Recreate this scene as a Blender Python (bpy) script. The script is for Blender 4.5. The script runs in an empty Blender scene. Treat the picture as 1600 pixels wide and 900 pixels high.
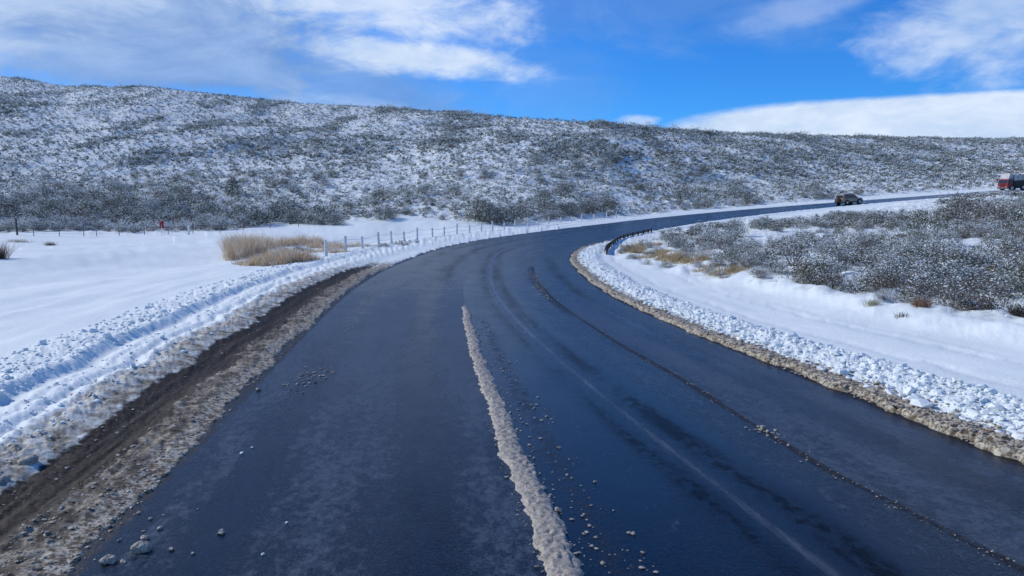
import bpy, math, random
import numpy as np
from mathutils import Vector, Matrix

random.seed(7)
RNG = np.random.default_rng(11)
SC = bpy.context.scene
COL = SC.collection

# ------------------------------------------------------------------ camera
F = 1155.0 / 1600.0
PITCH = math.atan(120 / 1155.0)
CH = 2.6
cam = bpy.data.cameras.new("camera")
cam.sensor_width = 36
cam.lens = 36 * F
cam.clip_start = 0.1
cam.clip_end = 12000
camo = bpy.data.objects.new("camera", cam)
camo.location = (0, 0, CH)
camo.rotation_euler = (math.pi / 2 - PITCH, 0, 0)
COL.objects.link(camo)
SC.camera = camo

# ------------------------------------------------------------------ sun, exposure
SUN_AZ = math.radians(-66)      # measured from +Y towards +X
SUN_EL = math.radians(33)
sl = bpy.data.lights.new("sun", 'SUN')
sl.energy = 3.2
sl.angle = math.radians(0.6)
sl.color = (1.0, 0.965, 0.92)
so = bpy.data.objects.new("sun", sl)
d = Vector((math.sin(SUN_AZ) * math.cos(SUN_EL), math.cos(SUN_AZ) * math.cos(SUN_EL), math.sin(SUN_EL)))
so.rotation_euler = (-d).to_track_quat('-Z', 'Y').to_euler()
so.location = (-30, 10, 40)
COL.objects.link(so)
vs = SC.view_settings
vs.view_transform = 'Standard'
vs.look = 'None'
vs.exposure = 0.0
vs.gamma = 1
vs.use_curve_mapping = False

# ------------------------------------------------------------------ node helper
class NT:
    def __init__(s, tree):
        s.t = tree
    def n(s, typ, **kw):
        nd = s.t.nodes.new(typ)
        for k, v in kw.items():
            if k.startswith('_'):
                setattr(nd, k[1:], v)
        return nd
    def link(s, a, b):
        s.t.links.new(a, b)
    def put(s, sock, v):
        if v is None:
            return
        if isinstance(v, bpy.types.NodeSocket):
            s.t.links.new(v, sock)
        else:
            sock.default_value = v
    def m(s, op, a, b=None, c=None, clamp=False):
        nd = s.t.nodes.new('ShaderNodeMath')
        nd.operation = op
        nd.use_clamp = clamp
        s.put(nd.inputs[0], a); s.put(nd.inputs[1], b); s.put(nd.inputs[2], c)
        return nd.outputs[0]
    def ss(s, v, a, b, lo=0.0, hi=1.0):
        nd = s.t.nodes.new('ShaderNodeMapRange')
        nd.interpolation_type = 'SMOOTHSTEP'
        s.put(nd.inputs[0], v); s.put(nd.inputs[1], a); s.put(nd.inputs[2], b)
        s.put(nd.inputs[3], lo); s.put(nd.inputs[4], hi)
        return nd.outputs[0]
    def mix(s, f, a, b, blend='MIX'):
        nd = s.t.nodes.new('ShaderNodeMix')
        nd.data_type = 'RGBA'; nd.blend_type = blend
        s.put(nd.inputs[0], f); s.put(nd.inputs[6], a); s.put(nd.inputs[7], b)
        return nd.outputs[2]
    def noise(s, vec, scale, detail=4, rough=.55, dist=0.0):
        nd = s.t.nodes.new('ShaderNodeTexNoise')
        s.put(nd.inputs['Vector'], vec)
        nd.inputs['Scale'].default_value = scale
        nd.inputs['Detail'].default_value = detail
        nd.inputs['Roughness'].default_value = rough
        nd.inputs['Distortion'].default_value = dist
        return nd.outputs[0]
    def mapping(s, vec, scale=(1, 1, 1), loc=(0, 0, 0), rot=(0, 0, 0)):
        nd = s.t.nodes.new('ShaderNodeMapping')
        s.put(nd.inputs[0], vec)
        nd.inputs[1].default_value = loc; nd.inputs[2].default_value = rot; nd.inputs[3].default_value = scale
        return nd.outputs[0]

# ------------------------------------------------------------------ world: sky and clouds
w = bpy.data.worlds.new("World")
SC.world = w
w.use_nodes = True
w.node_tree.nodes.clear()
T = NT(w.node_tree)
sky = T.n('ShaderNodeTexSky')
sky.sky_type = 'NISHITA'
sky.sun_disc = False
sky.sun_elevation = SUN_EL
sky.sun_rotation = SUN_AZ
sky.altitude = 900
sky.air_density = 1.0
sky.dust_density = 0.3
sky.ozone_density = 2.5
gen = T.n('ShaderNodeTexCoord').outputs['Generated']
sep = T.n('ShaderNodeSeparateXYZ')
T.link(gen, sep.inputs[0])
X_, Y_, Z_ = sep.outputs
az = T.m('MULTIPLY', T.m('ARCTAN2', X_, Y_), 57.2958)
el = T.m('MULTIPLY', T.m('ARCSINE', Z_), 57.2958)
comb = T.n('ShaderNodeCombineXYZ')
T.link(az, comb.inputs[0]); T.link(T.m('MULTIPLY', el, 2.2), comb.inputs[1])
cv = T.mapping(comb.outputs[0], rot=(0, 0, math.radians(14)))
nA = T.noise(cv, 0.10, 8, .60, .6)
nB = T.noise(cv, 0.42, 7, .62, .4)
nC = T.noise(T.mapping(cv, loc=(40, 3, 0)), 0.045, 4, .5, .2)
nCs = T.m('SUBTRACT', nC, .5)
nAs = T.m('SUBTRACT', nA, .5)
nBs = T.m('SUBTRACT', nB, .5)
def blob(a0, e0, ra, re, rot=0.0, wob=1.0, soft=.7, gain=1.0):
    c, s_ = math.cos(math.radians(rot)), math.sin(math.radians(rot))
    da = T.m('SUBTRACT', az, a0); de = T.m('SUBTRACT', el, e0)
    u = T.m('DIVIDE', T.m('ADD', T.m('MULTIPLY', da, c), T.m('MULTIPLY', de, s_)), ra)
    v = T.m('DIVIDE', T.m('SUBTRACT', T.m('MULTIPLY', de, c), T.m('MULTIPLY', da, s_)), re)
    r = T.m('SQRT', T.m('ADD', T.m('MULTIPLY', u, u), T.m('MULTIPLY', v, v)))
    r = T.m('ADD', r, T.m('MULTIPLY', nAs, -2.2 * wob))
    r = T.m('ADD', r, T.m('MULTIPLY', nBs, -1.0 * wob))
    return T.m('MULTIPLY', T.ss(r, 1 + soft / 2, 1 - soft / 2), gain)
def umax(*a):
    r = a[0]
    for b in a[1:]:
        r = T.m('MAXIMUM', r, b)
    return r
grey = umax(blob(-33, 9.6, 10, 2.4, -4, .5, 1.2, .7), blob(-27, 12.5, 17, 5.5, -6, .7, .9, .95), blob(-13, 9.0, 11, 3.6, -14, .6, 1.1, .75),
            blob(14, 15.5, 9, 3.2, 0, 1.2, 1.2, .30), blob(2, 15.0, 7, 3.2, 10, .9, 1.2, .30), blob(-62, 22, 22, 12, 0, 1, .8, .9),
            blob(75, 25, 26, 9, 0, 1, .8, .7), blob(170, 24, 50, 12, 0, 1, .8, .7), blob(1.0, 10.0, 7, 3.0, -12, .5, 1.2, .25))
white = umax(blob(-14, 15.7, 12, 2.1, -8, 1.0, 1.2, .85), blob(-7.5, 11.3, 7.8, 1.15, -5, .75, 1.0, .92),
             blob(-30, 14.2, 7, 2.6, 10, .8, 1.2, .55), blob(-33, 15.5, 13, 4.2, 0, .5, 1.5, .38), blob(-37, 10.6, 4.5, 1.3, 0, .5, 1.4, .6),
             blob(30, 5.4, 18.3, 2.2, -1.5, .10, .22, .97), blob(33, 14.0, 6.5, 4.2, 30, .7, .9, .70), blob(23, 14.4, 6, .9, 12, .7, 1.2, .22),
             blob(9.6, 6.7, 1.5, .42, -3, .9, 1.0, .6), blob(-9, 7.0, 5, 1.0, -10, .8, 1.2, .28), blob(-50, 16, 10, 5, 0, 1, .9, .8),
             blob(60, 12, 14, 3.5, 0, .8, .6, .85), blob(140, 16, 40, 5, 0, .8, .7, .8), blob(-130, 18, 40, 6, 0, .8, .7, .8))
sc_ = T.n('ShaderNodeHueSaturation')
sc_.inputs['Saturation'].default_value = 1.18
sc_.inputs['Value'].default_value = 1.0
T.link(sky.outputs[0], sc_.inputs['Color'])
skyc = T.mix(1.0, sc_.outputs[0], (0.30, 0.90, 1.62, 1), 'MULTIPLY')
greyc = T.mix(T.ss(nA, .35, .7), (1.75, 3.2, 6.5, 1), (2.9, 4.6, 7.9, 1))
whitec = T.mix(T.ss(T.m('ADD', T.m('MULTIPLY', nB, .35), T.m('MULTIPLY', nA, .65)), .30, .66), (4.9, 6.5, 9.0, 1), (7.7, 8.7, 10.2, 1))
c1 = T.mix(grey, skyc, greyc)
c2 = T.mix(white, c1, whitec)
bg = T.n('ShaderNodeBackground')
bg.inputs[1].default_value = 0.10
T.link(c2, bg.inputs[0])
wo = T.n('ShaderNodeOutputWorld')
T.link(bg.outputs[0], wo.inputs[0])

# ------------------------------------------------------------------ numpy helpers
def smooth(a, b, x):
    t = np.clip((x - a) / (b - a), 0, 1)
    return t * t * (3 - 2 * t)
def _hash(ix, iy, seed):
    n = (ix.astype(np.int64) * 374761393 + iy.astype(np.int64) * 668265263 + seed * 1442695041) & 0xffffffff
    n = ((n ^ (n >> 13)) * 1274126177) & 0xffffffff
    n = (n ^ (n >> 16)) & 0xffffffff
    return n / 4294967295.0
def vnoise(x, y, seed=0):
    ix = np.floor(x); iy = np.floor(y)
    fx = x - ix; fy = y - iy
    fx = fx * fx * (3 - 2 * fx); fy = fy * fy * (3 - 2 * fy)
    a = _hash(ix, iy, seed); b = _hash(ix + 1, iy, seed); c = _hash(ix, iy + 1, seed); d_ = _hash(ix + 1, iy + 1, seed)
    return (a + (b - a) * fx) * (1 - fy) + (c + (d_ - c) * fx) * fy
def fbm(x, y, seed=0, oct=3):
    r = 0; a = .5; tot = 0
    for i in range(oct):
        r = r + a * vnoise(x * 2 ** i + 17.3 * i, y * 2 ** i - 9.1 * i, seed + i * 13); tot += a; a *= .5
    return r / tot

# ------------------------------------------------------------------ road centreline
KN = [0, 8, 16, 24, 32, 40, 48, 56, 64, 80, 100, 130, 160, 200.]
HD = [-0.08, -0.111, -0.114, -0.094, -0.017, 0.023, 0.07, 0.182, 0.322, 0.444, 0.624, 0.915, 1.263, 1.55]
GR = [-0.0014, -0.0065, -0.0074, -0.0025, 0.0019, 0.0025, 0.0032, 0.007, 0.0157, 0.0294, 0.0444, 0.0565, 0.0659, 0.0749]
BK = [-0.0004, -0.0099, 0.0199, 0.0407, 0.0437, 0.038, 0.041, 0.0406, 0.0494, 0.0431, 0.034, 0.0279, 0.028, 0.0326]
W = 8.755
HW = W / 2
sS = np.arange(-24, 300, .5)
def _sm(v):
    return np.convolve(np.pad(v, 8, 'edge'), np.ones(17) / 17, 'valid')
hdS = _sm(np.interp(sS, KN, HD)); grS = _sm(np.interp(sS, KN, GR)); bkS = np.interp(sS, KN, BK)
i0 = int(np.argmin(abs(sS)))
xS = np.cumsum(np.sin(hdS)) * .5; xS += 1.7876 - xS[i0] + math.sin(-.08) * .5
yS = np.cumsum(np.cos(hdS)) * .5; yS += -1.5 - yS[i0]
zS = np.cumsum(grS) * .5; zS -= zS[i0]
def road_frame(s):
    x = np.interp(s, sS, xS); y = np.interp(s, sS, yS); z = np.interp(s, sS, zS)
    h = np.interp(s, sS, hdS); b = np.interp(s, sS, bkS)
    return x, y, z, h, b
def road_pt(s, t):
    x, y, z, h, b = road_frame(s)
    return x + t * np.cos(h), y - t * np.sin(h), z - b * np.clip(t, -HW - 3, HW + 3)
sub = slice(0, len(sS), 2)
cx, cy, chd, cs_ = xS[sub], yS[sub], hdS[sub], sS[sub]
def to_st(x, y):
    x = np.asarray(x, float).ravel(); y = np.asarray(y, float).ravel()
    S = np.empty_like(x); TT = np.empty_like(x)
    for i in range(0, len(x), 20000):
        a = x[i:i + 20000]; b = y[i:i + 20000]
        k = np.argmin((a[:, None] - cx) ** 2 + (b[:, None] - cy) ** 2, 1)
        dx = a - cx[k]; dy = b - cy[k]; h = chd[k]
        ds = np.clip(dx * np.sin(h) + dy * np.cos(h), -1, 1)
        s = cs_[k] + ds
        X, Y, _, H, _ = road_frame(s)
        S[i:i + 20000] = s
        TT[i:i + 20000] = (a - X) * np.cos(H) - (b - Y) * np.sin(H)
        far = np.hypot(a - X, b - Y)
        TT[i:i + 20000] = np.sign(TT[i:i + 20000]) * np.maximum(abs(TT[i:i + 20000]), far * .98)
    return S, TT
# smooth interpolation of the road's height over the land around it
GX = np.arange(-200, 400, 4.0); GY = np.arange(-150, 400, 4.0)
gx, gy = np.meshgrid(GX, GY)
zi_g = np.zeros(gx.size)
for i in range(0, gx.size, 4000):
    dd = (gx.ravel()[i:i + 4000, None] - cx) ** 2 + (gy.ravel()[i:i + 4000, None] - cy) ** 2
    ww = 1 / (dd + 9) ** 2
    zi_g[i:i + 4000] = (ww * zS[sub]).sum(1) / ww.sum(1)
zi_g = zi_g.reshape(gx.shape)
def zi(x, y):
    u = np.clip((x - GX[0]) / 4, 0, len(GX) - 1.001); v = np.clip((y - GY[0]) / 4, 0, len(GY) - 1.001)
    i = u.astype(int); j = v.astype(int); fu = u - i; fv = v - j
    return (zi_g[j, i] * (1 - fu) + zi_g[j, i + 1] * fu) * (1 - fv) + (zi_g[j + 1, i] * (1 - fu) + zi_g[j + 1, i + 1] * fu) * fv
CP, SP = math.cos(PITCH), math.sin(PITCH)
def slope_of_row(py):       # tangent of the elevation of a picture row
    v = 450 - np.asarray(py, float)
    return (v * CP - 1155 * SP) / (1155 * CP + v * SP)
PXC = [-1500, -400, 0, 340, 500, 600, 700, 740, 805, 865, 923, 980, 1038, 1098, 1159, 1223, 1291, 1363, 1438, 1517, 1600, 1900, 3000]
YB_ = [50, 66, 72, 74, 72, 68, 66, 67, 75, 84, 93, 101, 109, 116, 122, 128, 133, 136, 139, 141, 142, 150, 160]
CPX = [-1500, -400, -200, 0, 60, 120, 250, 450, 620, 800, 950, 1050, 1200, 1400, 1600, 1900, 3000]
CPY = [90, 75, 88, 116, 123, 134, 137, 160, 169, 183, 194, 207, 212, 215, 217, 220, 230]
CYD = [330, 350, 350, 350, 350, 350, 345, 330, 310, 270, 250, 260, 280, 300, 320, 330, 330]
def hill_u(x, y):
    yy = np.maximum(y, 1.0)
    px = np.clip(800 + 1155 * x / yy * .99, -1500, 3000)
    Yb = np.interp(px, PXC, YB_); Yc = np.interp(px, CPX, CYD)
    return px, Yb, Yc, yy
def Hbase(x, y, st=None):
    x = np.asarray(x, float); y = np.asarray(y, float)
    shp = x.shape; x = x.ravel(); y = y.ravel()
    s, t = to_st(x, y) if st is None else st
    z0 = zi(x, y)
    # gentle land relief away from the road
    z0 = z0 + (fbm(x / 14, y / 14, 3, 3) - .5) * .7 * smooth(HW + 4, HW + 16, abs(t)) 
    px, Yb, Yc, yy = hill_u(x, y)
    xb = x / yy * Yb
    zb = zi(xb, Yb)
    eb = (zb - CH) / Yb
    ec = slope_of_row(np.interp(px, CPX, CPY))
    u = (yy - Yb) / (Yc - Yb)
    uc = np.clip(u, 0, 1)
    e = eb + (ec - eb) * (1 - (1 - uc) ** 1.45)
    zh = CH + yy * e
    und = (fbm(x / 38, y / 38, 21, 4) - .5) * 4.6 + (fbm(x / 9, y / 9, 5, 2) - .5) * 1.2
    zh = zh + und * smooth(0, .35, uc) * (1 - .7 * smooth(.8, 1, uc))
    over = np.maximum(yy - Yc, 0)
    zh = zh - .30 * over + 0.0
    zh = np.maximum(zh, -5)
    z = np.where((y > 1) & (u > 0), zh + (z0 - zi(x, y)) * (1 - smooth(0, .2, uc)), z0)
    # corridor of the road
    X, Y, Z, Hh, b = road_frame(s)
    zc = Z - b * np.clip(t, -HW - 3, HW + 3)
    wgt = smooth(HW + 12, HW + 2.5, abs(t)) * ((s > -23) & (s < 298))
    return (z * (1 - wgt) + zc * wgt).reshape(shp)

def ray(px, py):
    v = 450 - py
    d_ = np.array([(px - 800), 1155 * CP + v * SP, v * CP - 1155 * SP])
    return d_ / d_[1]
def at(px, py, lo=4, hi=420):       # where the sight line through a picture point meets the land
    r = ray(px, py)
    Y = np.concatenate([np.arange(lo, 60, .1), np.arange(60, hi, .5)])
    z = CH + r[2] * Y
    g = Hbase(r[0] * Y, Y)
    k = np.argmax(z < g) if (z < g).any() else len(Y) - 1
    return float(r[0] * Y[k]), float(Y[k]), float(g[k])

# lines on the road given as across-road offsets along its length
def t_curve(pts):
    P = [at(*p) for p in pts]
    s, t = to_st([p[0] for p in P], [p[1] for p in P])
    o = np.argsort(s)
    return s[o], t[o]
RIDGE = t_curve([(881, 899), (818, 752), (776, 640), (747, 560), (726, 478)])
DARKL = t_curve([(1590, 890), (1300, 740), (1170, 660), (1060, 590), (970, 540), (880, 480), (838, 436)])
LIGHTL = t_curve([(1290, 895), (1090, 740), (980, 650), (870, 560), (800, 490), (768, 430), (780, 395)])

# ------------------------------------------------------------------ materials
def new_mat(name):
    m = bpy.data.materials.new(name)
    m.use_nodes = True
    t = NT(m.node_tree)
    b = m.node_tree.nodes['Principled BSDF']
    return m, t, b
def plain(name, col, rough=.6, metal=0.0, var=.15, scale=6.0, coat=0.0, emit=None):
    m, t, b = new_mat(name)
    o = t.n('ShaderNodeTexCoord').outputs['Object']
    n_ = t.noise(o, scale, 4, .6)
    c = t.mix(t.ss(n_, .3, .7), tuple(x * (1 - var) for x in col) + (1,), tuple(min(1, x * (1 + var)) for x in col) + (1,))
    t.link(c, b.inputs['Base Color'])
    t.link(t.ss(n_, .2, .8, rough * .85, min(1, rough * 1.15)), b.inputs['Roughness'])
    b.inputs['Metallic'].default_value = metal
    b.inputs['Coat Weight'].default_value = coat
    return m
SNOW = (.76, .81, .80, 1)
def make_ground_mat():
    m, t, b = new_mat("snow_ground")
    pos = t.n('ShaderNodeNewGeometry').outputs['Position']
    at_ = t.n('ShaderNodeAttribute', _attribute_name='mask')
    sp = t.n('ShaderNodeSeparateColor'); t.link(at_.outputs['Color'], sp.inputs[0])
    slush, mud, land = sp.outputs
    fine = t.noise(pos, 22, 5, .65)
    mid = t.noise(pos, 3.2, 4, .6)
    big = t.noise(pos, .35, 5, .6)
    snow = t.mix(t.ss(big, .35, .7), (.79, .85, .80, 1), (.86, .905, .86, 1))
    snow = t.mix(t.m('MULTIPLY', t.ss(fine, .5, .75), .25), snow, (.64, .70, .71, 1))
    # dirty slush
    slc = t.mix(t.ss(t.m('ADD', t.m('MULTIPLY', fine, .6), t.m('MULTIPLY', t.noise(pos, 9, 4, .6), .4)), .42, .58), (.12, .09, .055, 1), (.54, .49, .38, 1))
    f1 = t.m('MULTIPLY', t.ss(t.m('ADD', slush, t.m('MULTIPLY', t.m('SUBTRACT', mid, .5), .9)), .18, .75), 1.0)
    c = t.mix(f1, snow, slc)
    f2 = t.ss(t.m('ADD', t.m('ADD', mud, t.m('MULTIPLY', t.m('SUBTRACT', mid, .5), .8)), t.m('MULTIPLY', t.m('SUBTRACT', fine, .5), .9)), .35, .72)
    mudc = t.mix(t.ss(fine, .4, .75), (.018, .014, .010, 1), (.075, .060, .044, 1))
    c = t.mix(f2, c, mudc)
    # thin snow on the open land: soil and stubble show through
    ln = t.noise(pos, 1.15, 6, .72)
    f3 = t.m('MULTIPLY', t.ss(ln, .49, .60), land)
    ln2 = t.noise(pos, .16, 3, .6)
    f3 = t.m('MULTIPLY', f3, t.ss(ln2, .30, .62, .45, 1.0))
    c = t.mix(f3, c, t.mix(t.ss(fine, .4, .7), (.12, .11, .09, 1), (.24, .22, .185, 1)))
    t.link(c, b.inputs['Base Color'])
    b.inputs['Roughness'].default_value = .7
    b.inputs['Specular IOR Level'].default_value = .12
    bump = t.n('ShaderNodeBump')
    bump.inputs['Strength'].default_value = .5
    bump.inputs['Distance'].default_value = .03
    h = t.m('ADD', t.m('ADD', t.noise(pos, 14, 5, .7), t.m('MULTIPLY', t.noise(t.mapping(pos, scale=(1, .45, 1), rot=(0, 0, .6)), 2.2, 5, .7), 1.3)), t.m('MULTIPLY', t.noise(pos, 55, 3, .6), .35))
    t.link(h, bump.inputs['Height'])
    t.link(bump.outputs[0], b.inputs['Normal'])
    return m
M_GROUND = make_ground_mat()
def make_road_mat():
    m, t, b = new_mat("wet_asphalt")
    uv = t.n('ShaderNodeUVMap').outputs[0]
    pos = t.n('ShaderNodeNewGeometry').outputs['Position']
    at_ = t.n('ShaderNodeAttribute', _attribute_name='mask')
    sp = t.n('ShaderNodeSeparateColor'); t.link(at_.outputs['Color'], sp.inputs[0])
    dark, light, wet = sp.outputs
    streak = t.noise(t.mapping(uv, scale=(.12, 2.3, 1)), 1.0, 5, .6)
    streak2 = t.noise(t.mapping(uv, scale=(.9, 7, 1), loc=(3, 8, 0)), 1.0, 6, .68)
    blot = t.noise(t.mapping(uv, scale=(1.0, 1.3, 1)), .9, 6, .68)
    grain = t.noise(pos, 60, 4, .7)
    speck = t.noise(pos, 9, 5, .75)
    base = t.mix(t.ss(grain, .35, .7), (.002, .004, .008, 1), (.008, .012, .020, 1))
    mott = t.noise(t.mapping(uv, scale=(5.5, 7.5, 1), loc=(7, 1, 0)), 1.0, 7, .75)
    big_ = t.noise(t.mapping(uv, scale=(.35, 1.6, 1), loc=(2, 5, 0)), 1.0, 5, .6)
    mixn = t.m('ADD', t.m('MULTIPLY', mott, .55), t.m('ADD', t.m('MULTIPLY', big_, .30), t.m('MULTIPLY', streak, .15)))
    film_sheen = t.ss(t.m('ADD', t.m('SUBTRACT', mixn, t.m('MULTIPLY', at_.outputs['Alpha'], .07)), t.m('MULTIPLY', t.m('SUBTRACT', .5, wet), .20)), .495, .60)
    film_sheen = t.m('MULTIPLY', film_sheen, t.ss(t.noise(pos, 26, 4, .75), .36, .58, .35, 1.0))
    base = t.mix(t.m('MULTIPLY', film_sheen, .95), base, (.066, .086, .112, 1))  # pale worn film, with the bluish sky sheen painted into its colour
    peb = t.noise(pos, 42, 3, .8)
    base = t.mix(t.m('MULTIPLY', t.ss(peb, .52, .66), t.m('SUBTRACT', 1.0, t.m('MULTIPLY', wet, .85))), base, t.mix(.5, base, (.10, .12, .145, 1)))
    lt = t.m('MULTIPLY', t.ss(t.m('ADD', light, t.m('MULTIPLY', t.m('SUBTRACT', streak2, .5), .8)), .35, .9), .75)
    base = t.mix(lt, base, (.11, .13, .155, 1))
    dk = t.ss(t.m('ADD', dark, t.m('MULTIPLY', t.m('SUBTRACT', speck, .5), 1.0)), .38, .72)
    dk = t.m('MULTIPLY', dk, t.ss(streak2, .25, .6, .45, 1.0))
    base = t.mix(t.m('MULTIPLY', dk, .9), base, t.mix(t.ss(grain, .52, .66), (.010, .009, .008, 1), (.13, .11, .085, 1)))
    t.link(base, b.inputs['Base Color'])
    r = t.m('ADD', t.m('MULTIPLY', t.ss(blot, .3, .7), .06), t.m('MULTIPLY', film_sheen, .20))
    r = t.m('ADD', r, t.m('SUBTRACT', .27, t.m('MULTIPLY', wet, .08)))
    r = t.m('ADD', r, t.m('MULTIPLY', dk, .35), clamp=True)
    t.link(r, b.inputs['Roughness'])
    b.inputs['IOR'].default_value = 1.38
    dl = t.m('MULTIPLY', at_.outputs['Alpha'], t.ss(t.m('ADD', t.m('MULTIPLY', mott, .6), t.m('MULTIPLY', big_, .4)), .38, .58, .35, 1.25), clamp=True)
    t.link(t.m('SUBTRACT', .5, t.m('MULTIPLY', dl, .46)), b.inputs['Specular IOR Level'])
    bump = t.n('ShaderNodeBump')
    bump.inputs['Strength'].default_value = .5
    bump.inputs['Distance'].default_value = .010
    h = t.m('ADD', t.m('ADD', t.m('MULTIPLY', t.noise(pos, 28, 4, .7), 1.0), t.m('MULTIPLY', peb, .8)), t.m('MULTIPLY', mott, 1.2))
    t.link(h, bump.inputs['Height'])
    t.link(t.m('SUBTRACT', .6, t.m('MULTIPLY', wet, .35)), bump.inputs['Strength'])
    t.link(bump.outputs[0], b.inputs['Normal'])
    return m
M_ROAD = make_road_mat()
def make_slush_mat(name, a, b_, c_):
    m, t, b = new_mat(name)
    pos = t.n('ShaderNodeNewGeometry').outputs['Position']
    n1 = t.noise(pos, 30, 5, .7); n2 = t.noise(pos, 6, 4, .6)
    c = t.mix(t.ss(n1, .36, .58), a + (1,), b_ + (1,))
    c = t.mix(t.ss(n2, .5, .75), c, c_ + (1,))
    t.link(c, b.inputs['Base Color'])
    b.inputs['Roughness'].default_value = .55
    bump = t.n('ShaderNodeBump'); bump.inputs['Strength'].default_value = .6; bump.inputs['Distance'].default_value = .012
    t.link(t.noise(pos, 70, 4, .7), bump.inputs['Height']); t.link(bump.outputs[0], b.inputs['Normal'])
    return m
M_SLUSH = make_slush_mat("grey_slush", (.21, .175, .125), (.44, .395, .32), (.36, .32, .255))
M_CLOD = make_slush_mat("snow_clod", (.70, .75, .73), (.86, .90, .86), (.76, .79, .76))
M_CLODB = make_slush_mat("dirty_clod", (.22, .175, .12), (.46, .40, .31), (.34, .28, .205))
def make_leaf_mat():
    m, t, b = new_mat("shrub_foliage")
    a = t.n('ShaderNodeAttribute', _attribute_name='tint')
    oi = t.n('ShaderNodeObjectInfo').outputs['Color']
    # alpha channel marks snow lying on a sprig
    leaf = t.mix(1.0, a.outputs['Color'], oi, 'MULTIPLY')
    c = t.mix(a.outputs['Alpha'], leaf, SNOW)
    t.link(c, b.inputs['Base Color'])
    b.inputs['Roughness'].default_value = .8
    b.inputs['Specular IOR Level'].default_value = .15
    return m
M_LEAF = make_leaf_mat()
M_TWIG = plain("shrub_twig", (.11, .095, .08), .85, var=.3)

# ------------------------------------------------------------------ mesh helpers
def mesh_np(name, V, Fq, mat, attr=None, uv=None, smooth_=True, quads=True):
    me = bpy.data.meshes.new(name)
    V = np.asarray(V, np.float32); Fq = np.asarray(Fq, np.int32)
    k = Fq.shape[1]
    me.vertices.add(len(V)); me.vertices.foreach_set('co', V.ravel())
    me.loops.add(Fq.size); me.loops.foreach_set('vertex_index', Fq.ravel())
    me.polygons.add(len(Fq))
    me.polygons.foreach_set('loop_start', np.arange(0, Fq.size, k, dtype=np.int32))
    me.polygons.foreach_set('loop_total', np.full(len(Fq), k, np.int32))
    me.polygons.foreach_set('use_smooth', np.full(len(Fq), smooth_, bool))
    me.update(calc_edges=True)
    if attr is not None:
        nm, data = attr
        ca = me.color_attributes.new(nm, 'FLOAT_COLOR', 'POINT')
        ca.data.foreach_set('color', np.asarray(data, np.float32).ravel())
    if uv is not None:
        ul = me.uv_layers.new(name='uv')
        ul.data.foreach_set('uv', np.asarray(uv, np.float32)[Fq.ravel()].ravel())
    if mat is not None:
        me.materials.append(mat)
    return me
def link(name, me, parent=None, label=None, cat=None, group=None, kind=None, loc=None, rz=0):
    o = bpy.data.objects.new(name, me)
    COL.objects.link(o)
    if parent is not None:
        o.parent = parent
    tagp(o, label, cat, group, kind)
    if loc is not None:
        o.location = loc
    if rz:
        o.rotation_euler = (0, 0, rz)
    return o
def tagp(o, label=None, cat=None, group=None, kind=None):
    if label: o['label'] = label
    if cat: o['category'] = cat
    if group: o['group'] = group
    if kind: o['kind'] = kind
def gridfaces(nr, nc, wrap=False):
    i = np.arange(nr - 1)[:, None] * nc
    j = np.arange(nc if wrap else nc - 1)[None, :]
    j2 = (j + 1) % nc
    return np.stack([i + j, i + j2, i + nc + j2, i + nc + j], -1).reshape(-1, 4)

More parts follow.
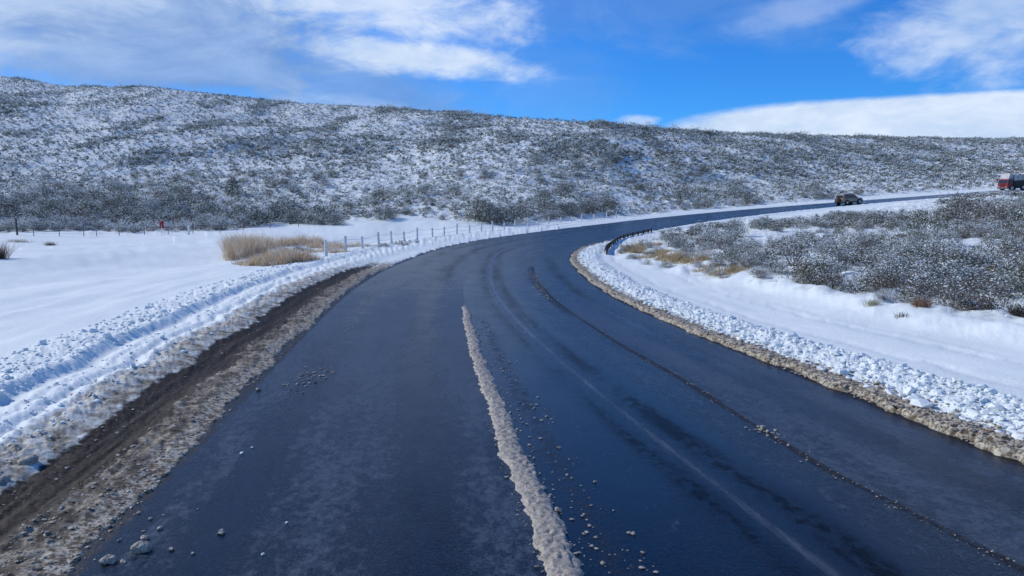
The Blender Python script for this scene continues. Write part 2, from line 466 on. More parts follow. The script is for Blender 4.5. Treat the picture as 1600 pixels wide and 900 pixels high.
# ------------------------------------------------------------------ ground sheet
def relief(x, y, s, t):
    """small relief of the snow beside the road and the masks slush / mud / open land"""
    side = np.where(t < 0, -1, 1)
    jit = (fbm(s / .9, side * 3.0, 31, 3) - .5) * .30 + (fbm(s / .16, side * 3.0 + t * .6, 33, 2) - .5) * .16 + (fbm(s / .05, side * 3.0, 37, 2) - .5) * .05
    dL = -t - HW + jit
    dR = t - HW + jit * 1.0
    near = smooth(70, 25, np.hypot(x, y))
    lumps = np.abs(fbm(x / .22, y / .22, 41, 3) - .5) * 2
    lump2 = fbm(x / .12, y / .12, 47, 2)
    grooves = fbm(s / 1.6, t / .09, 51, 3)
    soft = (fbm(x / 4, y / 4, 61, 3) - .5) * .14 + (fbm(s / 9, t / .8, 66, 2) - .5) * .08
    wob = (fbm(s / 5, 0 * s, 71, 2) - .5) * .25
    hL = 0 * t
    fadeL = smooth(46, 27, s)
    d = dL
    band = lambda a, b, f=.12: smooth(a - f, a + f, d) * smooth(b + f, b - f, d)
    slushL = band(0.0, .72) * fadeL
    mudL = band(.66, 1.36, .16) * fadeL * 1.15
    fl_ = fbm(x / .055, y / .055, 43, 2)
    hL = hL + slushL * (.002 + .045 * lump2 + .035 * grooves + .025 * fl_) * smooth(-.02, .4, d)
    hL = hL + mudL * (-.025 + .05 * grooves + .014 * fl_)
    dirty = band(1.3, 2.1, .2)
    hL = hL + dirty * (.015 + .045 * lump2 + .03 * fl_) * (.4 + .6 * fadeL) + .07 * smooth(1.2, 2.2, d)
    for c_, w_, a_ in ((1.95, .10, .05), (2.30, .09, .06), (2.62, .07, .03), (2.98, .20, .07)):
        hL = hL - a_ * np.exp(-((d + wob * .3 - c_) / w_) ** 2)
    hL = hL + .06 * np.exp(-((d - 3.28) / .14) ** 2)
    hL = hL + band(3.2, 4.4, .4) * (.035 * lumps + .045 * lump2 + .045 * fl_)
    hL = hL + band(1.7, 2.9, .2) * (.035 * lump2 + .02 * fl_)
    hL = hL + soft * smooth(4.3, 6, d) * 1.6
    hL = hL + (fbm(x / 9, y / 13, 63, 2) - .5) * .7 * smooth(6, 12, d)
    rr_ = np.hypot(x + 13, y - 44)
    for q_, a_ in ((9, .02), (10.6, .03), (12.2, .02), (15.1, .035), (17, .025), (21, .03)):
        hL = hL - a_ * np.exp(-((rr_ - q_ + wob * 2) / .35) ** 2) * smooth(5, 7, d) * (y < 66)
    d = dR
    fadeR = smooth(86, 60, s)
    slushR = band(.0, .42, .16) * fadeR
    mudR = band(-.08, .04, .05) * fadeR * .6
    hR = slushR * (.03 + .07 * lumps + .04 * lump2 + .03 * fl_)
    hR = hR + band(.5, 1.75, .3) * (.03 + .08 * lumps + .07 * lump2 + .05 * fl_) + .06 * smooth(.2, 1.5, d)
    hR = hR + soft * smooth(2, 4, d) * .6
    for c_, a_ in ((2.7, .03), (4.3, .035), (4.75, .02)):
        hR = hR - a_ * np.exp(-((d + wob - c_) / .16) ** 2)
    rim = np.exp(-((d - 6.6 + wob) / .7) ** 2) * .22 * smooth(2, 10, s) * smooth(60, 40, s)
    hR = hR + rim * (.6 + .8 * fbm(x / .8, y / .8, 81, 3))
    left = t < 0
    h = np.where(left, hL, hR)
    d = np.where(left, dL, dR)
    onroad = smooth(.05, -.06, d)
    h = h * (1 - onroad) + onroad * -.14
    h = np.where(d > 0, h + .008 * smooth(0, .06, d), h)
    sl = np.where(left, slushL * .95 + dirty * .42 * fadeL + .16 * smooth(3.0, 1.5, dL) * fadeL, slushR * .75 + .36 * smooth(1.3, .3, dR) * fadeR)
    mu = np.where(left, np.maximum(mudL, .52 * smooth(.16, .34, dL) * smooth(.9, .6, dL) * fadeL + .42 * smooth(1.2, 1.4, dL) * smooth(2.0, 1.5, dL) * fadeL), mudR)
    return h, sl, mu, d
NCOLS = 1150
NOTROAD = lambda s: (s > -23) & (s < 298)
azs = np.concatenate([np.linspace(-180, -52, 48, endpoint=False), np.linspace(-52, -38, 60, endpoint=False), np.linspace(-38, 38, NCOLS, endpoint=False),
                      np.linspace(38, 52, 60, endpoint=False), np.linspace(52, 180, 48, endpoint=False)])
azs = np.radians(azs)
inv = np.linspace(1 / 2.2, 1 / 85, 640)
rings = np.concatenate([[.4, .8, 1.2, 1.6, 1.9], 1 / inv, np.geomspace(85.5, 470, 280), np.geomspace(490, 9000, 26)])
R_, A_ = np.meshgrid(rings, azs, indexing='ij')
gxv = (R_ * np.sin(A_)).ravel(); gyv = (R_ * np.cos(A_)).ravel()
nearm = np.hypot(gxv, gyv) < 480
s_all = np.zeros_like(gxv); t_all = np.full_like(gxv, 300.0)
s_all[nearm], t_all[nearm] = to_st(gxv[nearm], gyv[nearm])
zb_all = Hbase(gxv, gyv, (s_all, t_all))
far_r = np.hypot(gxv, gyv)
zb_all = np.where(far_r > 480, np.minimum(zb_all, 20 - (far_r - 480) * .02), zb_all)
h_all, sl_all, mu_all, d_all = relief(gxv, gyv, s_all, t_all)
fin = (far_r < 480)
zfinal = zb_all + np.where(fin, h_all * np.where(abs(t_all) < 30, 1, .5), 0)
# low mounds and hummocks where the shrubs grow
px_all = 800 + 1155 * gxv / np.maximum(gyv, 1)
def land_mask(x, y, s, t):
    px, Yb, Yc, yy = hill_u(x, y)
    u = (yy - Yb) / (Yc - Yb)
    lo = np.interp(px, [-1500, 0, 340, 430, 560, 640, 760, 900, 1000, 1200, 1600], [-.012, -.008, -.006, .05, .07, .10, .075, .055, .05, .045, .04])
    hill = smooth(-.012, .012, u - lo + (fbm(x / 6, y / 6, 91, 3) - .5) * .04) * (y > 5)
    # inside the bend: between the near snow shelf and the far limb of the road
    dr = t - HW
    lowb = np.interp(s, [-20, 5, 14, 20, 28, 36, 46, 58, 70, 84, 100, 112, 128, 142, 150, 170, 200],
                     [9, 9.2, 8.4, 7.0, 5.6, 4.4, 3.6, 3.0, 2.0, 2.0, 2.6, 3.5, 11.5, 11, 4, 3.5, 3.5])
    inside = smooth(-.5, .5, dr - lowb + (fbm(x / 3, y / 3, 95, 2) - .5) * 1.4) * (t > 0)
    return hill * (t < 0), inside
hillm, insm = land_mask(gxv, gyv, s_all, t_all)
lm = np.maximum(hillm * .9, insm * .35)
lm = np.where(far_r > 480, .8, lm)
hum = (fbm(gxv / 1.1, gyv / 1.1, 101, 3) - .45)
zfinal = zfinal + np.where(fin, np.maximum(hillm, insm) * np.clip(hum, 0, 1) * .7, 0)
mask = np.stack([sl_all * fin, mu_all * fin, lm, np.ones_like(lm)], -1)
Vg = np.stack([gxv, gyv, zfinal], -1)
Vg = np.vstack([Vg, [[0, 0, Vg[:len(azs), 2].mean()]]])
mask = np.vstack([mask, mask[:1]])
Fg = gridfaces(len(rings), len(azs), wrap=True)[:, ::-1]
c0 = len(Vg) - 1
fan = np.array([[c0, (j + 1) % len(azs), j, j] for j in range(len(azs))])
me = mesh_np("snow_ground", Vg, Fg, M_GROUND, ('mask', mask))
link("ground", me, kind='structure')
def ground_z(x, y):
    x = np.atleast_1d(np.asarray(x, float)); y = np.atleast_1d(np.asarray(y, float))
    s, t = to_st(x, y)
    z = Hbase(x, y, (s, t))
    h, _, _, _ = relief(x, y, s, t)
    a, b = land_mask(x, y, s, t)
    hu = np.clip(fbm(x / 1.1, y / 1.1, 101, 3) - .45, 0, 1) * .7
    return z + h * np.where(abs(t) < 30, 1, .5) + np.maximum(a, b) * hu

# ------------------------------------------------------------------ road surface
ss_ = np.concatenate([np.arange(-23, 40, .2), np.arange(40, 297, .5)])
tt_ = np.linspace(-HW - .25, HW + .25, 190)
Sg, Tg = np.meshgrid(ss_, tt_, indexing='ij')
rx, ry, rz_ = road_pt(Sg, Tg)
def bandmask(curve, w_, s0, s1, amp=1.0):
    tc = np.interp(Sg, curve[0], curve[1])
    wv = w_ * (.7 + .6 * fbm(Sg / 1.3, 0 * Sg, 111, 2))
    return amp * np.exp(-((Tg - tc) / wv) ** 2) * smooth(s0 - 1, s0 + 1, Sg) * smooth(s1 + 2, s1 - 2, Sg)
dk = bandmask(DARKL, .075, -22, 40) * (.62 + .5 * fbm(Sg / 1.1, 0 * Sg, 115, 3))
dk = np.maximum(dk, bandmask((DARKL[0], DARKL[1] - .12), .28, 21, 40, .55))
dk = np.maximum(dk, bandmask((RIDGE[0], RIDGE[1] + .42), .26, -22, 21, .50))
dk = np.maximum(dk, smooth(-.25, .0, np.abs(Tg) - HW) * .7)
dk = np.maximum(dk, .42 * np.exp(-((Sg - 11.5) / 2.0) ** 2 - ((Tg + HW - .7) / .4) ** 2))
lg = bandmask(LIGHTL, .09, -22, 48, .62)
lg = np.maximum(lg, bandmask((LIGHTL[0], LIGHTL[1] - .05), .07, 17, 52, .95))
ridge_t = np.interp(Sg, RIDGE[0], RIDGE[1])
lt_t = np.interp(Sg, *LIGHTL); dk_t = np.interp(Sg, *DARKL)
wob_ = (fbm(Sg / 6, 0 * Sg, 401, 2) - .5) * .25
def bnd(a, b, f=.12):
    return smooth(a - f, a + f, Tg + wob_) * smooth(b + f, b - f, Tg + wob_)
def trk(c, w_):
    return np.exp(-((Tg + wob_ - c) / w_) ** 2)
Fm = .55 * np.ones_like(Sg)
Fm = np.where(Tg < ridge_t, .72 - .65 * trk(ridge_t - 1.05, .30) - .45 * trk(ridge_t - 2.75, .28) - .3 * trk(-HW, .3), Fm)
Fm = np.where(Tg >= ridge_t, .12 + .0 * Tg, Fm)
Fm = np.where(Tg > lt_t - .30, .02 + 0 * Tg, Fm)
Fm = np.where(Tg > lt_t + .55, .5 * smooth(.55, .9, Tg - lt_t), Fm)
Fm = np.where(Tg > dk_t, .85 - .75 * trk((dk_t + HW) / 2 + .1, .20) - .4 * smooth(HW - .5, HW, Tg), Fm)
Fm = Fm * (1 - .85 * smooth(20, 38, Sg)) 
Fm = Fm + .25 * smooth(30, 20, Sg) * smooth(9, 16, Sg) * (Tg < ridge_t)  # extra pale film left of the ridge paints in the sheen there
Fm = np.maximum(Fm, lg * .9)
# dark wet sweeps that follow the bend beyond the slush ridge
for off_, w_ in ((-2.2, .25), (-.55, .35), (1.0, .22), (2.5, .3)):
    Fm = Fm + .30 * trk(lt_t + off_ + .5, w_) * smooth(24, 34, Sg) * smooth(70, 52, Sg)
wt = np.clip(1 - Fm, 0, 1)
dull = 1.0 * trk(lt_t + .30, .22) + .85 * trk(lt_t - .32, .18) + .45 * trk(dk_t - .05, .22)
dull = dull + np.where(Tg < ridge_t, .55 * trk(ridge_t - 1.05, .34) + .35 * trk(ridge_t - 2.75, .30), 0)
dull = dull + np.where(Tg > dk_t, .7 * trk((dk_t + HW) / 2 + .1, .26) + .5 * smooth(HW - .35, HW, Tg), 0)
bend_ = smooth(20, 34, Sg)
dull = dull * (1 - .2 * bend_) + bend_ * (.30 + .35 * trk(lt_t + 1.7, .28) + .4 * trk(lt_t - 1.9, .35) + .4 * trk(lt_t - 3.2, .25) + .35 * trk(lt_t + 3.0, .3))
dull = np.clip(dull * (.65 + .7 * fbm(Sg / 3.5, Tg / .35, 411, 3)), 0, 1)
mk = np.stack([dk, lg, wt, dull], -1).reshape(-1, 4)
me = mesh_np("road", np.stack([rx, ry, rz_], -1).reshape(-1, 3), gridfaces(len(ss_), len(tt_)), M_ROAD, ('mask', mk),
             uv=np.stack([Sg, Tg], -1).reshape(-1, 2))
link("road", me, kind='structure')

# ------------------------------------------------------------------ slush ridge left by the wheels
def ridge(name, label, s0, s1, curve, w_, hgt, seed, off=0.0, step=.02):
    S = np.arange(s0, s1, step); Tn = np.linspace(-1.35, 1.35, 30)
    SS, TN = np.meshgrid(S, Tn, indexing='ij')
    wv = w_ * (.86 + .30 * fbm(SS / .5, 0 * SS, seed, 3)) * (.62 + .38 * smooth(s1, 6, SS)) * smooth(s1, s1 - 2.5, SS) * .5 + .5 * w_ * smooth(s1, s1 - .4, SS)
    tc = np.interp(SS, curve[0], curve[1]) + off + (fbm(SS / .6, 0 * SS, seed + 5, 3) - .5) * .10
    TT2 = tc + TN * wv + (fbm(SS / .09, TN * 3, seed + 8, 2) - .5) * .075
    x, y, z = road_pt(SS, TT2)
    prof = np.clip(1 - np.abs(TN) ** 3.0, 0, 1) ** .6
    n_ = np.abs(fbm(x / .09, y / .09, seed + 1, 3) - .5) * 2
    n2 = fbm(x / .035, y / .05, seed + 2, 2)
    n3 = fbm(x / .018, y / .025, seed + 4, 2)
    z = z + prof * hgt * (.62 + .45 * n_ + .45 * n2 + .35 * n3) - .012 + (prof > .05) * n2 * .012
    me = mesh_np(name, np.stack([x, y, z], -1).reshape(-1, 3), gridfaces(len(S), 30), M_SLUSH)
    return link(name, me, label=label, cat="slush", kind='stuff')
s_end = float(RIDGE[0][-1])
ridge("slush_ridge", "long grey brown ridge of frozen slush lying along the middle of the wet road", 4.0, s_end, RIDGE, .135, .036, 201)
# ------------------------------------------------------------------ clods and crumbs
def ico():
    p = (1 + 5 ** .5) / 2
    v = np.array([(-1, p, 0), (1, p, 0), (-1, -p, 0), (1, -p, 0), (0, -1, p), (0, 1, p), (0, -1, -p), (0, 1, -p), (p, 0, -1), (p, 0, 1), (-p, 0, -1), (-p, 0, 1)], float)
    v /= np.linalg.norm(v[0])
    f = np.array([(0, 11, 5), (0, 5, 1), (0, 1, 7), (0, 7, 10), (0, 10, 11), (1, 5, 9), (5, 11, 4), (11, 10, 2), (10, 7, 6), (7, 1, 8),
                  (3, 9, 4), (3, 4, 2), (3, 2, 6), (3, 6, 8), (3, 8, 9), (4, 9, 5), (2, 4, 11), (6, 2, 10), (8, 6, 7), (9, 8, 1)])
    return v, f
IV, IF = ico()
def clod_cloud(name, xs, ys, rs, mat, label, cat, sink=.25, flat=.7):
    n = len(xs)
    zs = ground_z(xs, ys)
    s, t = to_st(xs, ys)
    _, _, rz0 = road_pt(s, t)
    zs = np.where(abs(t) < HW + .1, np.maximum(zs, rz0), zs)
    V = IV[None] * (1 + RNG.uniform(-.38, .38, (n, 12, 1)))
    V = V * np.stack([RNG.uniform(.7, 1.3, n), RNG.uniform(.7, 1.3, n), RNG.uniform(.5, 1, n) * flat], -1)[:, None]
    a = RNG.uniform(0, 6.28, n); ca, sa = np.cos(a)[:, None], np.sin(a)[:, None]
    x = V[..., 0] * ca - V[..., 1] * sa; y = V[..., 0] * sa + V[..., 1] * ca
    V = np.stack([x, y, V[..., 2]], -1) * rs[:, None, None]
    V += np.stack([xs, ys, zs + rs * (flat * .7 - sink)], -1)[:, None]
    Fc = (IF[None] + (np.arange(n) * 12)[:, None, None]).reshape(-1, 3)
    me = mesh_np(name, V.reshape(-1, 3), Fc, mat, smooth_=False)
    return link(name, me, label=label, cat=cat, kind='stuff')
def st_scatter(n, smin, smax, dfun, rmin, rmax, dens=1.6):
    u = RNG.random(n)
    s = 1 / (1 / smin + u * (1 / smax - 1 / smin))
    t = dfun(n, s)
    x, y, _ = road_pt(s, t)
    r = rmin + (rmax - rmin) * RNG.random(n) ** 2.5
    return x, y, r * (1 + s / 40)
def join(*a):
    return [np.concatenate(v) for v in zip(*a)]
xs, ys, rs = join(st_scatter(7000, 4, 90, lambda n, s: -HW - 3.15 - 1.5 * RNG.random(n) ** 1.3, .008, .034),
                  st_scatter(1400, 4, 60, lambda n, s: -HW - 1.6 - 1.3 * RNG.random(n), .010, .032))
a_ = st_scatter(170, 5, 60, lambda n, s: -HW - 3.2 - 1.4 * RNG.random(n) ** 1.5, .03, .085)
xs, ys, rs = join((xs, ys, rs), a_)
clod_cloud("snow_clods", xs, ys, rs, M_CLOD, "white snow crumbs thrown up along the wheel ruts on the left verge", "snow crumbs")
xs, ys, rs = join(st_scatter(5600, 6, 90, lambda n, s: HW + .40 + 1.5 * RNG.random(n) ** 1.2, .010, .042))
a_ = st_scatter(200, 6, 70, lambda n, s: HW + .35 + 1.5 * RNG.random(n) ** 1.5, .035, .095)
xs, ys, rs = join((xs, ys, rs), a_)
clod_cloud("snow_clods", xs, ys, rs, M_CLOD, "white snow crumbs heaped along the right road edge inside the bend", "snow crumbs")
xs, ys, rs = join(st_scatter(2200, 3.5, 30, lambda n, s: -HW + .03 - .75 * RNG.random(n), .005, .019),
                  st_scatter(700, 3.5, 26, lambda n, s: -HW - 1.0 - 1.5 * RNG.random(n) ** 1.5, .005, .018),
                  st_scatter(110, 3.6, 9, lambda n, s: -HW + .02 + .9 * RNG.random(n) ** 2, .006, .020))
clod_cloud("slush_crumbs", xs, ys, rs, M_CLODB, "brown slush crumbs scattered along the muddy left road edge", "slush crumbs")
xs, ys, rs = join(st_scatter(2600, 6, 70, lambda n, s: HW + .0 + .62 * RNG.random(n), .008, .032))
clod_cloud("slush_crumbs", xs, ys, rs, M_CLODB, "tan slush crumbs lining the right road edge", "slush crumbs")
xs, ys, rs = join(st_scatter(420, 4, 20, lambda n, s: np.interp(s, *RIDGE) + .14 + .55 * RNG.random(n) ** 1.7, .006, .020),
                  st_scatter(1500, 4, 19.5, lambda n, s: np.interp(s, *RIDGE) + RNG.normal(0, .05, n), .005, .015),
                  st_scatter(120, 4, 14, lambda n, s: np.interp(s, *RIDGE) - .13 - .06 * RNG.random(n), .006, .016))
clod_cloud("slush_crumbs", xs, ys, rs, M_SLUSH, "grey slush crumbs beside the ridge in the middle of the road", "slush crumbs")
xs, ys, rs = join(st_scatter(420, 4, 30, lambda n, s: np.interp(s, *DARKL) + RNG.normal(0, .06, n), .004, .012))
clod_cloud("slush_crumbs", xs, ys, rs, M_CLODB, "dark grit strewn along the thin dark line in the right lane", "slush crumbs")
# small patches of crumbs and the brown remnants in the right lane
def patch(pxs, n, rad, r0, r1, lab):
    P = [at(*p) for p in pxs]
    k = RNG.integers(0, len(P), n)
    X = np.array([P[i][0] for i in k]) + RNG.normal(0, rad[0], n); Y = np.array([P[i][1] for i in k]) + RNG.normal(0, rad[1], n)
    clod_cloud("slush_crumbs", X, Y, RNG.uniform(r0, r1, n), M_CLODB, lab, "slush crumbs")
patch([(470, 588), (495, 583), (480, 600)], 60, (.13, .30), .010, .028, "small patch of brown crumbs on the left lane by the muddy edge")
patch([(832, 430), (838, 440), (846, 452), (853, 462)], 170, (.16, .9), .012, .035, "long brown crumb patch in the right lane before the bend")
patch([(848, 392)], 40, (.22, .9), .012, .03, "short brown crumb patch farthest round the bend")
patch([(1192, 674), (1200, 680)], 36, (.07, .12), .008, .022, "crumb patch halfway along the dark line in the right lane")

def lump_mesh(name, seed, mat, sz=(1, 1, .7), sub=3):
    import bmesh
    bm = bmesh.new()
    bmesh.ops.create_icosphere(bm, subdivisions=sub, radius=1)
    r = random.Random(seed)
    off = [r.uniform(0, 50) for _ in range(3)]
    for v in bm.verts:
        c = v.co
        n_ = float(fbm(np.array([c.x * 1.6 + off[0] + c.z]), np.array([c.y * 1.6 + off[1] - c.z]), seed, 4)[0]) - .5
        v.co = c * (1 + n_ * 1.1)
        v.co.x *= sz[0]; v.co.y *= sz[1]; v.co.z *= sz[2]
    me_ = bpy.data.meshes.new(name); bm.to_mesh(me_); bm.free()
    me_.materials.append(mat)
    return me_
for (px, py, r, lab) in ((222, 864, .065, "largest brown slush lump lying on the road near the left edge"),
                         (226, 843, .032, "dark lump touching the far side of the largest slush lump"),
                         (346, 841, .030, "pale tan lump lying alone on the asphalt right of the largest slush lump"),
                         (170, 886, .050, "flat brown lump at the very edge of the mud left of the largest lump"),
                         (268, 860, .022, "small grey lump just right of the largest slush lump"),
                         (411, 869, .016, "lone white ice lump nearest the camera on the left lane"),
                         (448, 824, .014, "tiny white ice lump farthest out on the left lane"),
                         (235, 812, .018, "small pale lump beyond the largest slush lump"),
                         (250, 833, .024, "broken pale lump among the crumbs beyond the largest slush lump"),
                         (394, 700, .014, "small white lump on the left lane far beyond the other lumps"),
                         (378, 711, .024, "grey lump on the left lane beside a small white one"),
                         (404, 611, .040, "dark lump at the road edge beside the brown crumb patch"),
                         (872, 801, .034, "dirty lump stuck to the right side of the slush ridge"),
                         (1192, 672, .04, "brown lump on the dark line in the right lane")):
    x, y, _ = at(px, py)
    s, t = to_st([x], [y]); _, _, z = road_pt(s, t)
    white_ = 'white' in lab
    me = lump_mesh("slush_lump", int(px), M_CLOD if white_ else M_CLODB, (1.1, .9, .62), 2 if r < .03 else 3)
    o = link("slush_lump", me, label=lab, cat="slush lump", group="slush lumps on the road", loc=(x, y, float(z[0]) + r * .38), rz=px * .37)
    o.scale = (r, r, r)
# dirty lumps on the left verge
for (px, py, r, lab) in ((45, 738, .075, "dark earth stained snow lump on the left verge at the picture edge"),
                         (142, 633, .06, "small dark clod sticking out of the white snow beside the ruts"),
                         (4, 768, .06, "olive grey clod cut by the left picture edge")):
    x, y, _ = at(px, py)
    me = lump_mesh("snow_lump", int(px) + 5, M_CLODB, (1.2, .9, .7), 3)
    o = link("snow_lump", me, label=lab, cat="snow lump", group="dirty lumps on the left verge", loc=(x, y, float(ground_z(x, y)[0]) + r * .2), rz=px * .3)
    o.scale = (r, r, r)

# ------------------------------------------------------------------ shrubs
def shrub_arrays(rng, n, R, H, leaf, snow, col, col2, twigs=20, nclump=None, cone=False):
    """V (m,4,3), rgba (m,4) of a bush of n leafy sprigs gathered in clumps through its volume"""
    nc = nclump or max(5, n // 16)
    th = rng.uniform(0, 2 * np.pi, nc); 
    hz = rng.uniform(0.02, 1, nc) ** .8
    if cone:
        rad = R * (1 - hz) ** .5 * rng.uniform(.3, 1, nc)
    else:
        prof = np.sqrt(np.clip(1 - (hz * .97) ** 2.2, 0, 1)) * (1 + .25 * np.sin(th * 3 + rng.uniform(0, 6)) )
        rad = R * prof * np.sqrt(rng.uniform(.12, 1, nc))
    top = H * hz * (.82 + .3 * rng.random(nc))
    cc = np.stack([rad * np.cos(th), rad * np.sin(th), top], -1)
    k = rng.integers(0, nc, n)
    cs = min(R, H) * .17
    P = cc[k] + rng.normal(0, 1, (n, 3)) * cs * np.array([1.1, 1.1, .8])
    P[:, 2] = np.maximum(P[:, 2], .03)
    a = rng.normal(0, 1, (n, 3)); a[:, 2] += .5
    a /= np.linalg.norm(a, axis=1)[:, None]
    b = np.cross(a, rng.normal(0, 1, (n, 3))); b /= np.linalg.norm(b, axis=1)[:, None]
    L = leaf * rng.uniform(.6, 1.5, n)[:, None]; Wd = L * rng.uniform(.25, .6, n)[:, None]
    V = np.stack([P - a * L * .5 - b * Wd * .3, P - a * L * .1 + b * Wd * .5, P + a * L * .5 + b * Wd * .1, P + a * L * .1 - b * Wd * .5], 1)
    hh = P[:, 2] / H
    psnow = snow * (.35 + .9 * hh) * (.5 + .9 * (np.sin(k * 12.9) * .5 + .5))
    sn = (rng.random(n) < psnow).astype(float)
    cl = (rng.random(nc) ** 1.2)[k][:, None]
    c = np.array(col)[None] * (1 - cl) + np.array(col2)[None] * cl
    c = c * rng.uniform(.65, 1.35, (n, 1))
    # snow sprigs lie flatter and wider
    flat = sn > .5
    if flat.any():
        m_ = flat.sum(); ang = rng.uniform(0, 6.28, m_)
        a2 = np.stack([np.cos(ang), np.sin(ang), rng.normal(0, .25, m_)], -1); b2 = np.stack([-np.sin(ang), np.cos(ang), rng.normal(.0, .35, m_)], -1)
        L2 = L[flat] * 1.0; W2 = L2 * .7; Pf = P[flat] + np.array([0, 0, leaf * .35])
        V[flat] = np.stack([Pf - a2 * L2 * .5 - b2 * W2 * .3, Pf - a2 * L2 * .1 + b2 * W2 * .5, Pf + a2 * L2 * .5 + b2 * W2 * .1, Pf + a2 * L2 * .1 - b2 * W2 * .5], 1)
    rgba = np.concatenate([c, sn[:, None]], 1)
    return V, rgba
def twig_arrays(rng, n, R, H, th_):
    th = rng.uniform(0, 2 * np.pi, n); hz = rng.uniform(.25, 1, n)
    tip = np.stack([R * np.sqrt(1 - hz ** 2 * .9) * np.cos(th) * 1.04, R * np.sqrt(1 - hz ** 2 * .9) * np.sin(th) * 1.04, H * hz * 1.08], -1)
    base = tip * np.array([.12, .12, 0]) + rng.normal(0, .04, (n, 3)) * R; base[:, 2] = -.05
    mid = (tip + base) / 2 + rng.normal(0, .06, (n, 3)) * R
    out = []
    for p0, p1, w0, w1 in ((base, mid, th_, th_ * .7), (mid, tip, th_ * .7, th_ * .15)):
        dd = p1 - p0
        for q in (np.array([0, 0, 1.]), np.array([1., .3, 0])):
            sd = np.cross(dd, q); sd /= (np.linalg.norm(sd, axis=1)[:, None] + 1e-6)
            out.append(np.stack([p0 - sd * w0, p0 + sd * w0, p1 + sd * w1, p1 - sd * w1], 1))
    return np.concatenate(out)
def quads_mesh(name, V, mat, rgba=None):
    n = len(V)
    Fq = np.arange(n * 4).reshape(-1, 4)
    at_ = None if rgba is None else ('tint', np.repeat(rgba, 4, 0))
    return mesh_np(name, V.reshape(-1, 3), Fq, mat, at_, smooth_=False)
KINDS_ = {  # colour words : the two leaf colours
    'grey green': ((.095, .098, .078), (.20, .20, .16)),
    'olive': ((.085, .082, .048), (.175, .165, .10)),
    'brown': ((.095, .075, .058), (.19, .155, .12)),
    'dark green': ((.045, .052, .038), (.11, .118, .08)),
    'purplish grey': ((.10, .088, .085), (.20, .18, .17)),
}
SNOWS = {'snow-dusted': .26, 'snow-laden': .50}
protos = {}
def proto(kind, snow, var):
    key = (kind, snow, var)
    if key not in protos:
        rng = np.random.default_rng(abs(hash(kind + snow)) % 1000 if False else (list(KINDS_).index(kind) * 31 + list(SNOWS).index(snow) * 7 + var * 101))
        R, H = 1.0, (.82, .95, 1.1)[var]
        V, c = shrub_arrays(rng, 2700, R, H, .062, SNOWS[snow], *KINDS_[kind])
        fm = quads_mesh("foliage", V, M_LEAF, c)
        tm = quads_mesh("branches", twig_arrays(rng, 46, R, H, .010), M_TWIG)
        protos[key] = (fm, tm)
    return protos[key]
# ---- candidates
def area_pts(n, x0, x1, y0, y1):
    return RNG.uniform(x0, x1, n), RNG.uniform(y0, y1, n)
cand = []
# hill side (polar sampling so that density per area is set explicitly)
def polar_pts(n, px0, px1, y0, y1):
    u = RNG.random(n); y = np.sqrt(y0 ** 2 + u * (y1 ** 2 - y0 ** 2))
    px = RNG.uniform(px0, px1, n)
    return (px - 800) / 1155 * y, y
hx, hy = polar_pts(120000, -160, 1760, 55, 375)
hs, ht = to_st(hx, hy)
hm, im = land_mask(hx, hy, hs, ht)
hpx, hYb, hYc, _ = hill_u(hx, hy)
hu_ = (hy - hYb) / (hYc - hYb)
dn = fbm(hx / 10, hy / 30, 121, 4)
dn2 = fbm(hx / 40, hy / 70, 127, 3)
bottom = smooth(.30, .12, hu_ + (dn - .5) * .35) * smooth(520, 300, hpx)          # the dense belt at the foot of the slope on the left
ridgeb = smooth(600, 760, hpx)
p = .22 + .42 * smooth(.40, .62, dn) * (.6 + .4 * smooth(.35, .6, dn2)) + .7 * bottom + .10 * smooth(560, 700, hpx) + .14 * smooth(850, 1150, hpx) * smooth(.0, .25, hu_)
keep = (RNG.random(len(hx)) < p) & (hm > .6) & (hu_ < 1.06)
keep &= ~((hs > 150) & (ht > -HW - 3))
hx, hy, hpx, hu_, dnk, bt = hx[keep], hy[keep], hpx[keep], hu_[keep], dn[keep], bottom[keep]
hR = RNG.uniform(.34, .80, len(hx)) * (1 + .55 * bt * smooth(.02, .07, hu_)) * (1 + .55 * smooth(.5, .66, dnk)) * .92
big = RNG.random(len(hx)) < .05
hR = np.where(big, hR * 1.6, hR)
big2 = (RNG.random(len(hx)) < .25) & (hu_ > .9) & (hpx > 560) & (hpx < 1250)
hR = np.where(big2, hR * 1.5, hR)
# inside the bend
ix, iy = area_pts(24000, 4, 135, 10, 136)
is_, it_ = to_st(ix, iy)
_, im = land_mask(ix, iy, is_, it_)
ipx = 800 + 1155 * ix / iy
gap = fbm(ix / 5.5, iy / 5.5, 133, 3)
keep = (im > .55) & (ipx < 1850) & (gap > .44 - .08 * smooth(1250, 1400, ipx)) & (it_ > 0)
dens = np.where(np.interp(ipx, [900, 1250], [0, 1]) * RNG.random(len(ix)) + .28 > RNG.random(len(ix)), True, False)
keep &= dens
ix, iy, ipx = ix[keep], iy[keep], ipx[keep]
iR = RNG.uniform(.28, .70, len(ix)) * (1 + .25 * (RNG.random(len(ix)) < .2)) * np.interp(ipx, [950, 1200], [.7, 1])
